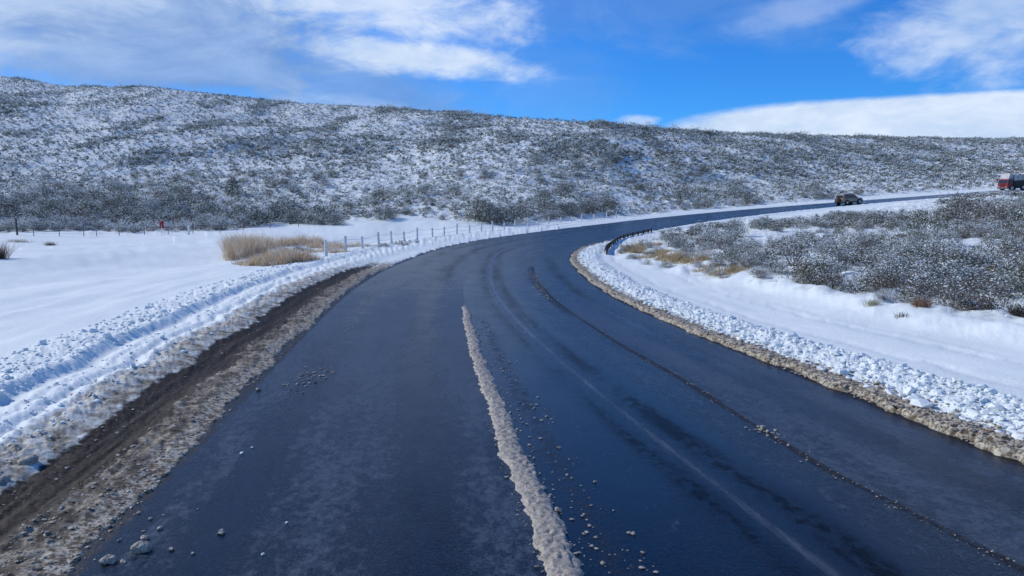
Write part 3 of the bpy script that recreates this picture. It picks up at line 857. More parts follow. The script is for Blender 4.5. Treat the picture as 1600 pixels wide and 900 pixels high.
# hand-placed bushes that stand out (picture point of the base, radius, height factor)
special = [(752, 349, 1.5), (775, 351, 1.75), (800, 349, 1.5), (818, 344, 1.0), (735, 346, .9), (598, 347, 1.35), (612, 346, .9), (636, 340, .8),
           (868, 333, 1.3), (890, 335, 1.5), (915, 336, 1.6), (940, 332, 1.7), (955, 326, 1.3), (848, 322, 1.2), (480, 352, 1.4), (505, 353, 1.3), (525, 354, 1.2),
           (455, 352, 1.1), (425, 295, 1.7), (445, 292, 1.3), (300, 275, 1.6), (290, 308, 1.5), (235, 290, 1.3), (856, 347, .55),
           (1255, 392, 1.5), (1215, 400, 1.45), (1240, 420, 1.35), (1270, 452, 1.25), (1300, 428, 1.3), (1350, 400, 1.4), (1400, 452, 1.2), (1440, 455, 1.25), (1480, 458, 1.35),
           (1515, 456, 1.3), (1550, 455, 1.25), (1585, 455, 1.2), (1620, 460, 1.3), (1425, 430, 1.3), (1470, 425, 1.4), (1530, 428, 1.4), (1580, 425, 1.35),
           (1085, 372, .8), (1060, 384, .7), (1150, 372, 1.1), (1180, 385, 1.2), (1185, 360, 1.0), (1470, 352, 1.8), (1500, 345, 2.0), (1540, 348, 2.0), (1585, 350, 2.0),
           (1440, 372, 1.6), (1330, 352, 1.2), (1300, 352, 1.1), (1360, 350, 1.2), (1400, 350, 1.2), (1130, 395, .8), (1010, 390, .6), (1040, 380, .7), (1110, 378, .9)]
sx, sy, sR = [], [], []
for a_, b_, r_ in special:
    x, y, _ = at(a_, b_)
    sx.append(x); sy.append(y); sR.append(r_ * (1.3 if 730 < a_ < 960 and b_ < 355 else (.78 if a_ > 1200 and b_ > 380 else 1)))
sx, sy, sR = map(np.array, (sx, sy, sR))
AX = np.concatenate([sx, ix, hx]); AY = np.concatenate([sy, iy, hy]); AR = np.concatenate([sR, iR, hR])
SPEC = np.concatenate([np.ones(len(sx)), np.zeros(len(ix) + len(hx))])
ZN = np.concatenate([(sx > 3) & (to_st(sx, sy)[1] > 0), np.ones(len(ix), bool), np.zeros(len(hx), bool)])
PXA = 800 + 1155 * AX / AY
# the snow strips and gaps that stay open inside the bend
def _top(i_x, i_y, i_r):
    zz = Hbase(i_x, i_y) + i_r * 1.0
    dd = i_y * CP - (zz - CH) * SP; uu = i_y * SP + (zz - CH) * CP
    return 450 - 1155 * uu / dd
tp = _top(AX, AY, AR)
lim = np.interp(PXA + AR / AY * 0, [900, 960, 1080, 1200, 1290, 1300, 1390, 1448, 1460, 1500, 1700], [380, 372, 348, 343, 336, 333, 330, 327, 305, 300, 300])
bad = ZN & (tp < lim - 1)
row = tp + AR / AY * 1155 * 1.0
gapA = np.abs(PXA - np.interp(row, [345, 380, 420, 440], [1150, 1180, 1225, 1232])) < 13
gapB = (np.abs(PXA - np.interp(row, [430, 460], [1345, 1325])) < 22) & (row > 425) & (row < 462)
gapC = (np.abs(PXA - 1450) < 12) & (row < 362)
bad |= ZN & (gapA | gapB | gapC) & (row < 470)
grassy = ZN & (PXA < 1175) & (row > np.interp(PXA, [950, 1010, 1080, 1175], [384, 392, 402, 424])) & (SPEC < 1) & ((AR > .50) | (RNG.random(len(AR)) < .45))
bad |= grassy
bad &= ~((SPEC > 0) & (tp > lim - 4) & ~gapA & ~gapB & ~gapC)
AX, AY, AR, ZN, PXA, SPEC = AX[~bad], AY[~bad], AR[~bad], ZN[~bad], PXA[~bad], SPEC[~bad]
# thin out bushes buried inside bigger ones near the camera
order = np.argsort(-(AR / AY + SPEC))
cell = {}
ok = np.zeros(len(AX), bool)
for i in order:
    r = AR[i]; kx, ky = int(AX[i] // 3), int(AY[i] // 3); good = True
    if AY[i] < 170:
        for a_ in (-1, 0, 1):
            for b_ in (-1, 0, 1):
                for j in cell.get((kx + a_, ky + b_), ()):
                    if (AX[i] - AX[j]) ** 2 + (AY[i] - AY[j]) ** 2 < ((.50 if ZN[i] else .62) * (r + AR[j])) ** 2:
                        good = False; break
                if not good: break
            if not good: break
    if good or SPEC[i]:
        ok[i] = True; cell.setdefault((kx, ky), []).append(i)
AX, AY, AR, ZN, PXA, SPEC = AX[ok], AY[ok], AR[ok], ZN[ok], PXA[ok], SPEC[ok]
AZ = ground_z(AX, AY)
# a coarse depth test decides which show largest
rowf = 450 - 1155 * ((AZ + AR * .9 - CH) / AY * CP + SP * 1) / (CP)
topx = PXA; 
def screen(x, y, z):
    zz = z - CH; dd = y * CP - zz * SP; uu = y * SP + zz * CP
    return 800 + 1155 * x / dd, 450 - 1155 * uu / dd
buf = np.full((230, 420), -1, int)
o_ = np.argsort(-AY)
for i in o_:
    if AY[i] > 175: continue
    for kk in (0,):
        px, py = screen(AX[i], AY[i], AZ[i] + AR[i] * .45)
        hw_ = AR[i] / AY[i] * 1155
        x0, x1 = int((px - hw_) / 4), int((px + hw_) / 4) + 1
        y0, y1 = int((py - hw_ * .45) / 4), int((py + hw_ * .5) / 4) + 1
        if x1 < 0 or x0 > 400: continue
        buf[max(y0, 0):max(y1, 0), max(x0, 0):min(x1, 400)] = i
cnt = np.bincount(buf[buf >= 0], minlength=len(AX))
pick = np.argsort(-(cnt + SPEC * 3 * (cnt > 2)))[:292]
pick = pick[cnt[pick] > 1]
isind = np.zeros(len(AX), bool); isind[pick] = True
print("shrubs", len(AX), "individual", isind.sum(), "inside", ZN.sum())
kinds = list(KINDS_)
def pick_kind(i):
    v = float(vnoise(np.array([AX[i] / 7]), np.array([AY[i] / 7]), 140)[0]); r = RNG.random()
    if ZN[i]:
        w_ = [.30, .18, .26, .10, .16]
    elif AY[i] < 84 and PXA[i] < 560:
        w_ = [.30, .05, .30, .03, .32]
    elif AY[i] < 110 and PXA[i] < 560:
        w_ = [.34, .16, .10, .34, .06]
    else:
        w_ = [.40, .18, .14, .18, .10]
    w_ = np.cumsum(w_)
    return kinds[min(int(np.searchsorted(w_, (r * .5 + v * .5) % 1.0)), 4)]
def zone_of(i):
    px, py = PXA[i], screen(AX[i], AY[i], AZ[i])[1]
    if ZN[i]:
        if px < 1075: return "beside the guardrail", "shrubs beside the guardrail"
        if px < 1210: return "in the thicket nearest the guardrail", "shrubs inside the bend"
        row = "snowy front" if py > 425 else ("middle" if py > 372 else "far edge")
        side = "left" if px < 1340 else ("centre" if px < 1470 else "right")
        return f"on the bend thicket's {row}, {side}", "shrubs inside the bend"
    if px < 160: return "behind the wire fence, far left", "shrubs along the foot of the hill"
    if px < 340: return "at the hill foot near the red flag", "shrubs along the foot of the hill"
    if px < 440: return "on the hill behind the dry grass", "shrubs along the foot of the hill"
    if px < 560: return "on the hill above the first white posts", "shrubs along the foot of the hill"
    if px < 700: return "on the bank above the white posts", "shrubs on the bank above the white posts"
    if px < 850: return "in the big clump outside the bend", "shrubs outside the bend"
    if px < 1000: return "in the second clump outside the bend", "shrubs outside the bend"
    if px < 1300: return "on the slope left of the car", "shrubs behind the far road"
    return "on the slope right of the car", "shrubs behind the far road"
made = []
for i in pick:
    kd = pick_kind(i)
    sn = 'snow-laden' if RNG.random() < (.55 if ZN[i] else .42) else 'snow-dusted'
    if SPEC[i] and not ZN[i]: sn = 'snow-dusted'
    if not ZN[i] and AY[i] < 84 and PXA[i] < 430: sn = 'snow-laden'
    var = int(RNG.integers(0, 3))
    fm, tm = proto(kd, sn, var)
    size = 'small' if AR[i] < .6 else ('broad' if AR[i] > 1.15 else 'medium')
    form = ('low', 'round', 'tall')[var]
    zn, grp = zone_of(i)
    lab = f"{size} {form} {sn} {kd} shrub {zn}"
    e = link("shrub", None, label=lab, cat="shrub", group=grp, loc=(float(AX[i]), float(AY[i]), float(AZ[i]) - .04), rz=float(RNG.uniform(0, 6.28)))
    sc3 = float(AR[i])
    made.append((e, float(PXA[i])))
    fo = link("foliage", fm, parent=e); bo = link("branches", tm, parent=e)
    e.scale = (sc3, sc3 * float(RNG.uniform(.85, 1.15)), sc3 * float(RNG.uniform(.85, 1.15)))
by = {}
for e, px_ in made:
    by.setdefault(e['label'], []).append((px_, e))
for lab, lst in by.items():
    if len(lst) > 4 and len({round(p_) for p_, _ in lst}) > 4:
        lst.sort(key=lambda q: q[0])
        for k_, (px_, e) in enumerate(lst):
            e['label'] = lab + f", {('first', 'second', 'third', 'fourth', 'fifth', 'sixth', 'seventh', 'eighth', 'ninth')[min(k_, 8)]} from left"
    if 2 <= len(lst) <= 4:
        lst.sort(key=lambda q: q[0])
        for w_, (px_, e) in zip((("left one", "right one"), ("leftmost", "middle one", "rightmost"), ("leftmost", "inner left", "inner right", "rightmost"))[len(lst) - 2], lst):
            e['label'] = ' '.join((lab + f", {w_}").split()[:16])
# the remaining thousands: one mass per side
def mass(idx, name, label):
    Vs, Cs = [], []
    for i in idx:
        Y = AY[i]
        n = int(np.clip(26000 / Y * AR[i] ** 1.2 / .8, 55, 620)) if Y < 110 else int(np.clip(9500 / Y * AR[i] / .6, 22, 110))
        leaf = np.clip(.085 * Y / 45, .085, .36) * (.9 if AR[i] < .5 else 1.1) * .62
        kd = KINDS_[pick_kind(i)]
        sn = RNG.choice([.16, .34, .56], p=[.28, .4, .32])
        if AY[i] < 84 and PXA[i] < 560: sn = .55
        V, c = shrub_arrays(RNG, n, AR[i], AR[i] * RNG.uniform(.75, 1.15), leaf * 1.0 + .02, sn, *kd, nclump=max(4, n // 9))
        V += np.array([AX[i], AY[i], AZ[i] - .03])
        Vs.append(V); Cs.append(c)
    V = np.concatenate(Vs); c = np.concatenate(Cs)
    print(name, len(idx), len(V))
    return link(name, quads_mesh(name, V, M_LEAF, c), label=label, cat="shrubland", kind='stuff')
rest = np.where(~isind)[0]
rest = rest[(PXA[rest] > -170) & (PXA[rest] < 1780)]
mass([i for i in rest if not ZN[i]], "hillside_scrub", "thousands of snow-dusted grey green shrubs covering the hillside")
mass([i for i in rest if ZN[i]], "bend_scrub", "tangled lesser shrubs filling the ground inside the bend")

# a low conical tree on the slope
def tree(px, py, R, H, lab):
    x, y, z = at(px, py)
    e = link("small_tree", None, label=lab, cat="tree", loc=(x, y, z - .1))
    rng = np.random.default_rng(int(px))
    V, c = shrub_arrays(rng, 2600, R, H, .16, .22, (.045, .055, .04), (.10, .115, .08), cone=True, nclump=110)
    link("crown", quads_mesh("crown", V, M_LEAF, c), parent=e)
    tv = []
    for k in range(8):
        a0, a1 = k / 8 * 6.283, (k + 1) / 8 * 6.283
        tv.append([(.12 * math.cos(a0), .12 * math.sin(a0), -.2), (.12 * math.cos(a1), .12 * math.sin(a1), -.2), (.03 * math.cos(a1), .03 * math.sin(a1), H * .95), (.03 * math.cos(a0), .03 * math.sin(a0), H * .95)])
    link("trunk", quads_mesh("trunk", np.array(tv), M_TWIG), parent=e)
tree(364, 304, 1.8, 3.0, "pointed dark green tree standing alone above the left shrub belt")

# ------------------------------------------------------------------ dry grass
M_STRAW, t_, b_ = new_mat("dry_grass")
a_ = t_.n('ShaderNodeAttribute', _attribute_name='tint')
t_.link(a_.outputs['Color'], b_.inputs['Base Color'])
b_.inputs['Roughness'].default_value = .75
b_.inputs['Specular IOR Level'].default_value = .1
tr_ = t_.n('ShaderNodeBsdfTranslucent'); t_.link(a_.outputs['Color'], tr_.inputs[0])
ms_ = t_.n('ShaderNodeMixShader'); ms_.inputs[0].default_value = .45
t_.link(b_.outputs[0], ms_.inputs[1]); t_.link(tr_.outputs[0], ms_.inputs[2])
t_.link(ms_.outputs[0], [q for q in M_STRAW.node_tree.nodes if q.type == 'OUTPUT_MATERIAL'][0].inputs[0])
def grass_arrays(rng, xs, ys, h, wd, cols):
    n = len(xs)
    zs = ground_z(xs, ys)
    P = np.stack([xs, ys, zs - .03], -1)
    ln = rng.normal(0, .42, (n, 3)); ln[:, 2] = 1
    tip = P + ln * (h * rng.uniform(.5, 1.15, n))[:, None]
    a = rng.uniform(0, 6.28, n); sd = np.stack([np.cos(a), np.sin(a), 0 * a], -1) * wd
    mid = P * .45 + tip * .55 + rng.normal(0, .02, (n, 3))
    V = np.stack([P - sd, P + sd, mid + sd * .8, mid - sd * .8], 1)
    V2 = np.stack([mid - sd * .8, mid + sd * .8, tip + sd * .25, tip - sd * .25], 1)
    k = rng.integers(0, len(cols), n)
    c = np.array(cols)[k] * rng.uniform(.7, 1.25, (n, 1))
    c = np.concatenate([c, np.ones((n, 1))], 1)
    return np.concatenate([V, V2]), np.concatenate([c, c])
STRAW = [(.60, .44, .27), (.66, .50, .32), (.52, .38, .23), (.44, .35, .24), (.70, .58, .42), (.66, .69, .68)]
def grass_blobs(name, label, blobs, h0, wd, per=520, kind='stuff', cols=STRAW, seed=3):
    rng = np.random.default_rng(seed)
    Vs, Cs = [], []
    for (px, py, rx_, ry_, hf, dn_) in blobs:
        x, y, z = at(px, py)
        n = int(per * dn_)
        # tufts
        nt = max(3, n // 40)
        ta, tr = rng.uniform(0, 6.28, nt), np.sqrt(rng.random(nt))
        k = rng.integers(0, nt, n)
        xs = x + tr[k] * np.cos(ta[k]) * rx_ + rng.normal(0, .13, n)
        ys = y + tr[k] * np.sin(ta[k]) * ry_ + rng.normal(0, .10, n)
        V, c = grass_arrays(rng, xs, ys, h0 * hf * (.30 + .95 * rng.random(nt) ** 1.3)[k] * np.exp(-(tr[k] / 1.15) ** 2 * .6), wd, cols)
        Vs.append(V); Cs.append(c)
    return link(name, quads_mesh(name, np.concatenate(Vs), M_STRAW, np.concatenate(Cs)), label=label, cat="dry grass", kind=kind)
grass_blobs("dry_grass", "tall tan grass clump standing in the left snowfield before the white posts",
            [(385, 400, 1.0, 2.4, 1.45, 3.4), (377, 392, .8, 2.0, 1.4, 2.2), (402, 392, .9, 2.2, 1.1, 1.8), (420, 388, 1.0, 2.5, .85, 1.4), (450, 385, 1.1, 2.5, .9, 1.8), (480, 384, 1.2, 2.2, .8, 1.9), (505, 386, 1.1, 2, .7, 1.5),
             (400, 413, .9, .9, .5, 1.0), (420, 416, 1.0, 1.0, .65, 2.4), (442, 414, 1.0, .9, .75, 2.8), (462, 413, .8, .8, .6, 1.8), (478, 411, .6, .6, .45, 1.0), (452, 402, 1.0, 1.0, .6, 1.4), (427, 404, 1.0, 1.0, .6, 1.2),
             (525, 390, 1.0, 1.6, .5, .6), (550, 388, 1.0, 1.4, .45, .6), (495, 396, .8, 1, .4, .6), (530, 397, .7, .8, .4, .5)], .90, .0075, per=1100, seed=5)
grass_blobs("dry_grass", "tan and orange dry grass on the bank behind the guardrail end",
            [(985, 392, 1.0, 1.8, .9, 1.5), (1000, 400, 1.0, 1.6, .9, 1.6), (1015, 404, .8, 1.2, .7, 1.1), (1050, 410, .8, 1.3, 1.0, 1.8), (1062, 414, .6, .9, .8, 1.2), (1035, 400, .9, 1.4, .7, 1.2), (1085, 420, .7, 1.0, .8, 1.2),
             (1110, 428, .6, .8, .6, .8), (1135, 436, .6, .6, .7, 1.5), (1150, 439, .4, .5, .5, .8), (1010, 385, 1, 2, .8, 1.0)], (.58), .008, per=800, seed=9,
            cols=[(.42, .32, .19), (.50, .38, .20), (.56, .38, .18), (.36, .30, .17), (.56, .47, .32)])
grass_blobs("dead_stems", "grey brown dead stems poking through snow among the tan grass",
            [(432, 398, 1.0, 1.6, .55, 1.2), (452, 393, .9, 1.4, .6, 1.2), (470, 395, .9, 1.2, .5, 1.0), (392, 411, 1.0, .8, .35, .9), (372, 405, .6, .8, .3, .5), (588, 388, 1.2, 1.0, .5, .9), (620, 384, 1.4, .9, .45, .9), (650, 380, 1.2, .8, .4, .6)],
            .85, .009, per=330, seed=21, cols=[(.24, .21, .19), (.33, .28, .24), (.15, .13, .12), (.60, .63, .62)])
def tuft(px, py, lab, r=.22, h=.3, n=160, cols=STRAW, grp="small tufts poking through the right snow bank"):
    x, y, _ = at(px, py)
    rng = np.random.default_rng(px)
    xs = x + rng.normal(0, r * .42, n); ys = y + rng.normal(0, r * .5, n)
    V, c = grass_arrays(rng, xs, ys, h * np.ones(n), .006, cols)
    o0 = np.array([x, y, float(ground_z(x, y)[0])])
    link("grass_tuft", quads_mesh("grass_tuft", V - o0, M_STRAW, c), label=lab, cat="grass tuft", group=grp, loc=tuple(o0))
DK = [(.10, .08, .06), (.16, .13, .10), (.07, .06, .05)]
tuft(1438, 496, "rusty tan tuft in the middle of the right snow bank", .26, .26, 220, [(.30, .18, .11), (.36, .24, .16), (.15, .1, .07)])
tuft(1362, 491, "pale yellow tuft at the left end of the right snow bank", .22, .20, 160, [(.45, .42, .28), (.36, .34, .22)])
tuft(1590, 508, "dark brown tuft at the right picture edge", .18, .28, 200, DK)
tuft(1518, 497, "dark upright twigs between the rusty tuft and the picture edge", .08, .26, 40, DK)
tuft(1408, 506, "low dark twigs below and left of the rusty tuft", .16, .16, 60, DK)
tuft(1449, 478, "dark twigs just above the rusty tuft", .12, .2, 50, DK)
tuft(1545, 486, "thin dark twigs on the snow bank farthest from the road", .06, .3, 30, DK)
tuft(1502, 478, "small dark sprig at the foot of the thicket", .06, .2, 30, DK)
tuft(78, 384, "low dark tuft alone on the left snowfield", .45, .30, 260, DK, "tufts on the left snowfield")
tuft(30, 379, "wide faded tuft on the left snowfield by the corner post", .9, .28, 300, [(.25, .23, .16), (.33, .30, .22)], "tufts on the left snowfield")
tuft(1, 412, "dark brown bush tip cut by the left picture edge", .35, .8, 400, [(.12, .08, .06), (.18, .12, .1)], "tufts on the left snowfield")

# ------------------------------------------------------------------ small-object mesh helper
import bmesh
def MB():
    return bmesh.new()
def box(bm, c, s, rot=None, mi=0, bev=0.0):
    r = bmesh.ops.create_cube(bm, size=1)
    vs_ = r['verts']
    for v in vs_:
        v.co = Vector((v.co.x * s[0], v.co.y * s[1], v.co.z * s[2]))
    if bev:
        es = list({e for v in vs_ for e in v.link_edges})
        rr = bmesh.ops.bevel(bm, geom=es, offset=bev, segments=2, affect='EDGES')
        vs_ = list({v for f in rr['faces'] for v in f.verts} | {v for v in vs_ if v.is_valid})
    for v in vs_:
        if rot is not None:
            v.co = rot @ v.co
        v.co += Vector(c)
    return vs_
def cyl(bm, a, b, r0, r1=None, n=14, caps=True):
    a = Vector(a); b = Vector(b); r1 = r0 if r1 is None else r1
    d_ = (b - a); L = d_.length
    res = bmesh.ops.create_cone(bm, cap_ends=caps, segments=n, radius1=r0, radius2=r1, depth=L)
    q = d_.to_track_quat('Z', 'Y')
    for v in res['verts']:
        v.co = q @ v.co + (a + b) / 2
def prism(bm, prof, x0, x1, axis='x', taper=None):
    """extrude a closed profile of (a,b) across"""
    A = []; B = []
    for k, (p, q) in enumerate(prof):
        tp = taper[k] if taper else 0
        A.append(bm.verts.new((x0 + tp, p, q))); B.append(bm.verts.new((x1 - tp, p, q)))
    n = len(prof)
    for i in range(n):
        bm.faces.new((A[i], A[(i + 1) % n], B[(i + 1) % n], B[i]))
    bm.faces.new(A[::-1]); bm.faces.new(B)
    bmesh.ops.recalc_face_normals(bm, faces=bm.faces)
def build(name, bm, mat, parent=None, smooth_=False, bev=None, **kw):
    me_ = bpy.data.meshes.new(name); bm.to_mesh(me_); bm.free()
    for m_ in (mat if isinstance(mat, (list, tuple)) else [mat]):
        me_.materials.append(m_)
    if smooth_:
        for p_ in me_.polygons: p_.use_smooth = True
    o = link(name, me_, parent, **kw)
    if bev:
        mo = o.modifiers.new("soft_edges", 'BEVEL'); mo.width = bev; mo.segments = 2; mo.limit_method = 'ANGLE'
    return o
M_POST = plain("frosted_wood", (.60, .60, .60), .8, var=.3, scale=9)
M_DPOST = plain("dark_wood", (.07, .055, .045), .85, var=.3, scale=9)
M_WIRE = plain("frosted_wire", (.50, .52, .55), .7)
M_STEEL = plain("weathered_steel", (.16, .155, .14), .55, .5, .3, 5)
M_SNOWCAP = plain("snow_cap", (.80, .84, .90), .6, var=.05)
M_RED = plain("red_paint", (.30, .012, .02), .45, var=.2)
M_WHITE = plain("white_paint", (.72, .72, .70), .5, var=.1)
M_COVER0 = plain("pinkish_paint", (.52, .44, .46), .7)
M_BLACK = plain("black_rubber", (.018, .018, .018), .8)
M_DARK = plain("dark_chassis", (.022, .022, .024), .6)
M_GLASS, t_, b_ = new_mat("dark_glass"); b_.inputs['Base Color'].default_value = (.02, .025, .03, 1); b_.inputs['Roughness'].default_value = .12
M_CHROME = plain("dull_metal", (.45, .45, .45), .35, .8)

# ------------------------------------------------------------------ roadside post-and-cable fence outside the bend
fence_px = [510, 540, 566, 592, 612, 632, 652, 676, 694, 714, 733, 752, 770, 788, 805, 825, 842, 858, 876, 893, 909, 928, 948, 963, 981]
off_t = -8.6
svals = np.arange(30, 130, .05)
X1, Y1, _ = road_pt(svals, np.full_like(svals, off_t))
Z1 = Hbase(X1, Y1)
P1, _ = screen(X1, Y1, Z1)
fence_s = [float(svals[np.argmin(abs(P1 - p_))]) for p_ in fence_px]
fx, fy, _ = road_pt(np.array(fence_s), np.full(len(fence_s), off_t)); fz = ground_z(fx, fy)
fr = link("post_fence", None, label="row of short snow-crusted white posts and wires outside the bend", cat="fence", loc=(float(fx[0]), float(fy[0]), float(fz[0])))
o0 = Vector(fr.location)
tops = []
for k in range(len(fx)):
    bm = MB()
    hgt = .78 + .10 * math.sin(k * 2.3)
    tilt = Vector((random.uniform(-.05, .05), random.uniform(-.05, .05), 0))
    base = Vector((fx[k], fy[k], fz[k] - .15)) - o0
    top = base + Vector((0, 0, hgt + .15)) + tilt
    cyl(bm, base, top, .085, .075, 8)
    cyl(bm, top, top + Vector((0, 0, .05)), .085, .04, 8)
    build("post", bm, M_POST, fr)
    tops.append((base, top))
for fr_ in (.45, .85):
    bm = MB()
    for (b0, t0), (b1, t1) in zip(tops, tops[1:]):
        a = b0.lerp(t0, fr_); c = b1.lerp(t1, fr_); mdl = (a + c) / 2 - Vector((0, 0, .03))
        cyl(bm, a, mdl, .011, n=5, caps=False); cyl(bm, mdl, c, .011, n=5, caps=False)
    build("wire", bm, M_WIRE, fr)

# ------------------------------------------------------------------ wire fence at the foot of the hill
wp = [(-60, 371), (8, 371), (34, 371.5), (75, 371), (115, 371), (135, 371), (172, 370), (212, 370), (250, 370), (290, 369), (333, 369), (372, 362), (415, 359), (460, 357.5)]
P = [at(*p_) for p_ in wp]
M_GPOST = plain("grey_wood", (.19, .17, .15), .85, var=.3)
f2 = link("wire_fence", None, label="thin dark wire fence standing before the shrub belt on the left", cat="fence", loc=P[1])
o0 = Vector(P[1]); tops = []
for k, p_ in enumerate(P):
    bm = MB()
    p_ = (p_[0], p_[1] + 1.6)
    z = float(ground_z(p_[0], p_[1])[0])
    base = Vector((p_[0], p_[1], z - .2)) - o0
    h = 1.55 if k == 1 else 1.2
    top = base + Vector((random.uniform(-.06, .06), 0, h * (1 if k == 1 else .85) + .2))
    cyl(bm, base, top, .085 if k == 1 else .035, .07 if k == 1 else .03, 7)
    build("post", bm, M_DPOST if k == 1 else M_GPOST, f2)
    tops.append((base, top))
for fr_ in (.35, .6, .8, .95):
    bm = MB()
    for (b0, t0), (b1, t1) in zip(tops, tops[1:]):
        cyl(bm, b0.lerp(t0, fr_), b1.lerp(t1, fr_), .008, n=4, caps=False)
    build("wire", bm, M_WIRE, f2)
# white marker post
x, y, z = at(295, 369.5)
mk_ = link("marker_post", None, label="short white marker post at the hill foot right of the red flag", cat="post", loc=(x, y, z))
bm = MB(); box(bm, (0, 0, .42), (.16, .12, .95), bev=.02); build("post_shaft", bm, M_WHITE, mk_)
bm = MB(); box(bm, (0, 0, .93), (.18, .14, .07), bev=.02); build("snow_cap", bm, M_SNOWCAP, mk_)
bm = MB(); cyl(bm, (0, 0, -.05), (0, 0, .16), .42, .14, 12); build("snow_mound", bm, M_SNOWCAP, mk_, smooth_=True)
# small red flag
x, y, z = at(253, 370)
fl = link("red_flag", None, label="small dark red flag on a thin pole before the left shrub belt", cat="flag", loc=(x, y, z))
bm = MB(); cyl(bm, (0, 0, -.1), (0, 0, 1.45), .022, .018, 7); build("pole", bm, M_WHITE, fl)
bm = MB()
nx_, nz_ = 9, 10
g = [[bm.verts.new((-.17 + .40 * i / (nx_ - 1), .05 * math.sin(i * 1.1 + j * .5), 1.42 - .66 * j / (nz_ - 1) - .03 * i / nx_ * (1 + math.sin(i)))) for j in range(nz_)] for i in range(nx_)]
for i in range(nx_ - 1):
    for j in range(nz_ - 1):
        bm.faces.new((g[i][j], g[i + 1][j], g[i + 1][j + 1], g[i][j + 1]))
o = build("cloth", bm, M_RED, fl, smooth_=True)
mo = o.modifiers.new("thickness", 'SOLIDIFY'); mo.thickness = .012
bm = MB(); box(bm, (.50, .02, 1.05), (.44, .03, .22), bev=.008); box(bm, (.2, .02, 1.05), (.3, .02, .03)); build("plate", bm, M_COVER0, fl)

# ------------------------------------------------------------------ guardrail inside the bend
gs = np.linspace(72, 85, 14)
gxr, gyr, _ = road_pt(gs, np.full_like(gs, HW + .75))
A0 = at(945, 401)
A1 = at(948, 394)
end = [(A0[0], A0[1]), (A0[0] + .55, A0[1] + 4.2), (A0[0] + 1.35, A0[1] + 9.0)]
path = end + list(zip(gxr, gyr))
path = np.array(path)
# resample smoothly
sd = np.concatenate([[0], np.cumsum(np.hypot(*np.diff(path, axis=0).T))])
uu = np.arange(0, sd[-1], .5)
pxn = _sm(np.interp(uu, sd, path[:, 0])); pyn = _sm(np.interp(uu, sd, path[:, 1]))
pzn = Hbase(pxn, pyn)
kk_ = np.ones(9) / 9
pzn = np.convolve(np.pad(pzn, 4, 'edge'), kk_, 'valid')
gr_ = link("guardrail", None, label="dark steel guardrail with posts on the inside edge of the bend", cat="guardrail", loc=(float(pxn[0]), float(pyn[0]), float(pzn[0])))
o0 = np.array(gr_.location)
prof = [(0, .18), (.05, .22), (.05, .26), (0, .30), (0, .34), (.05, .38), (.05, .42), (0, .46)]
prof = prof + [(a - .006, b) for a, b in prof[::-1]]
tx, ty = np.gradient(pxn), np.gradient(pyn); tl = np.hypot(tx, ty); nxr, nyr = -ty / tl, tx / tl
V = []
for a, b in prof:
    V.append(np.stack([pxn + nxr * a - o0[0], pyn + nyr * a - o0[1], pzn + b - o0[2]], -1))
V = np.stack(V, 1)
me = mesh_np("rail", V.reshape(-1, 3), gridfaces(len(pxn), len(prof), wrap=True), M_STEEL, smooth_=False)
link("rail", me, parent=gr_)
for k in range(0, len(pxn), 4):
    bm = MB()
    ang = math.atan2(ty[k], tx[k])
    box(bm, (pxn[k] - nxr[k] * .12 - o0[0], pyn[k] - nyr[k] * .12 - o0[1], pzn[k] - o0[2] + .05), (.12, .12, .9), Matrix.Rotation(ang, 3, 'Z'), bev=.01)
    build("post", bm, M_DPOST, gr_)

# ------------------------------------------------------------------ vehicles
M_TAN = plain("tan_paint", (.20, .155, .09), .35, .2, .08, 3, coat=.5)
M_LAMP = plain("red_lens", (.35, .02, .015), .25)
def wheel(parent, x, y, r, w_, rim_mat):
    bm = MB(); s_ = 1 if x > 0 else -1
    cyl(bm, (x - w_ / 2 * s_, y, r), (x + w_ / 2 * s_, y, r), r, r, 22)
    wv_ = build("wheel", bm, M_BLACK, parent, bev=.03)
    bm = MB(); cyl(bm, (x + w_ / 2 * s_, y, r), (x + (w_ / 2 + .015) * s_, y, r), r * .58, r * .5, 16)
    for q in range(6):
        an = q / 6 * 6.283
        box(bm, (x + (w_ / 2 + .018) * s_, y + math.cos(an) * r * .3, r + math.sin(an) * r * .3), (.02, .07, r * .5), Matrix.Rotation(an + math.pi / 2, 3, 'X'))
    build("rim", bm, rim_mat, wv_)
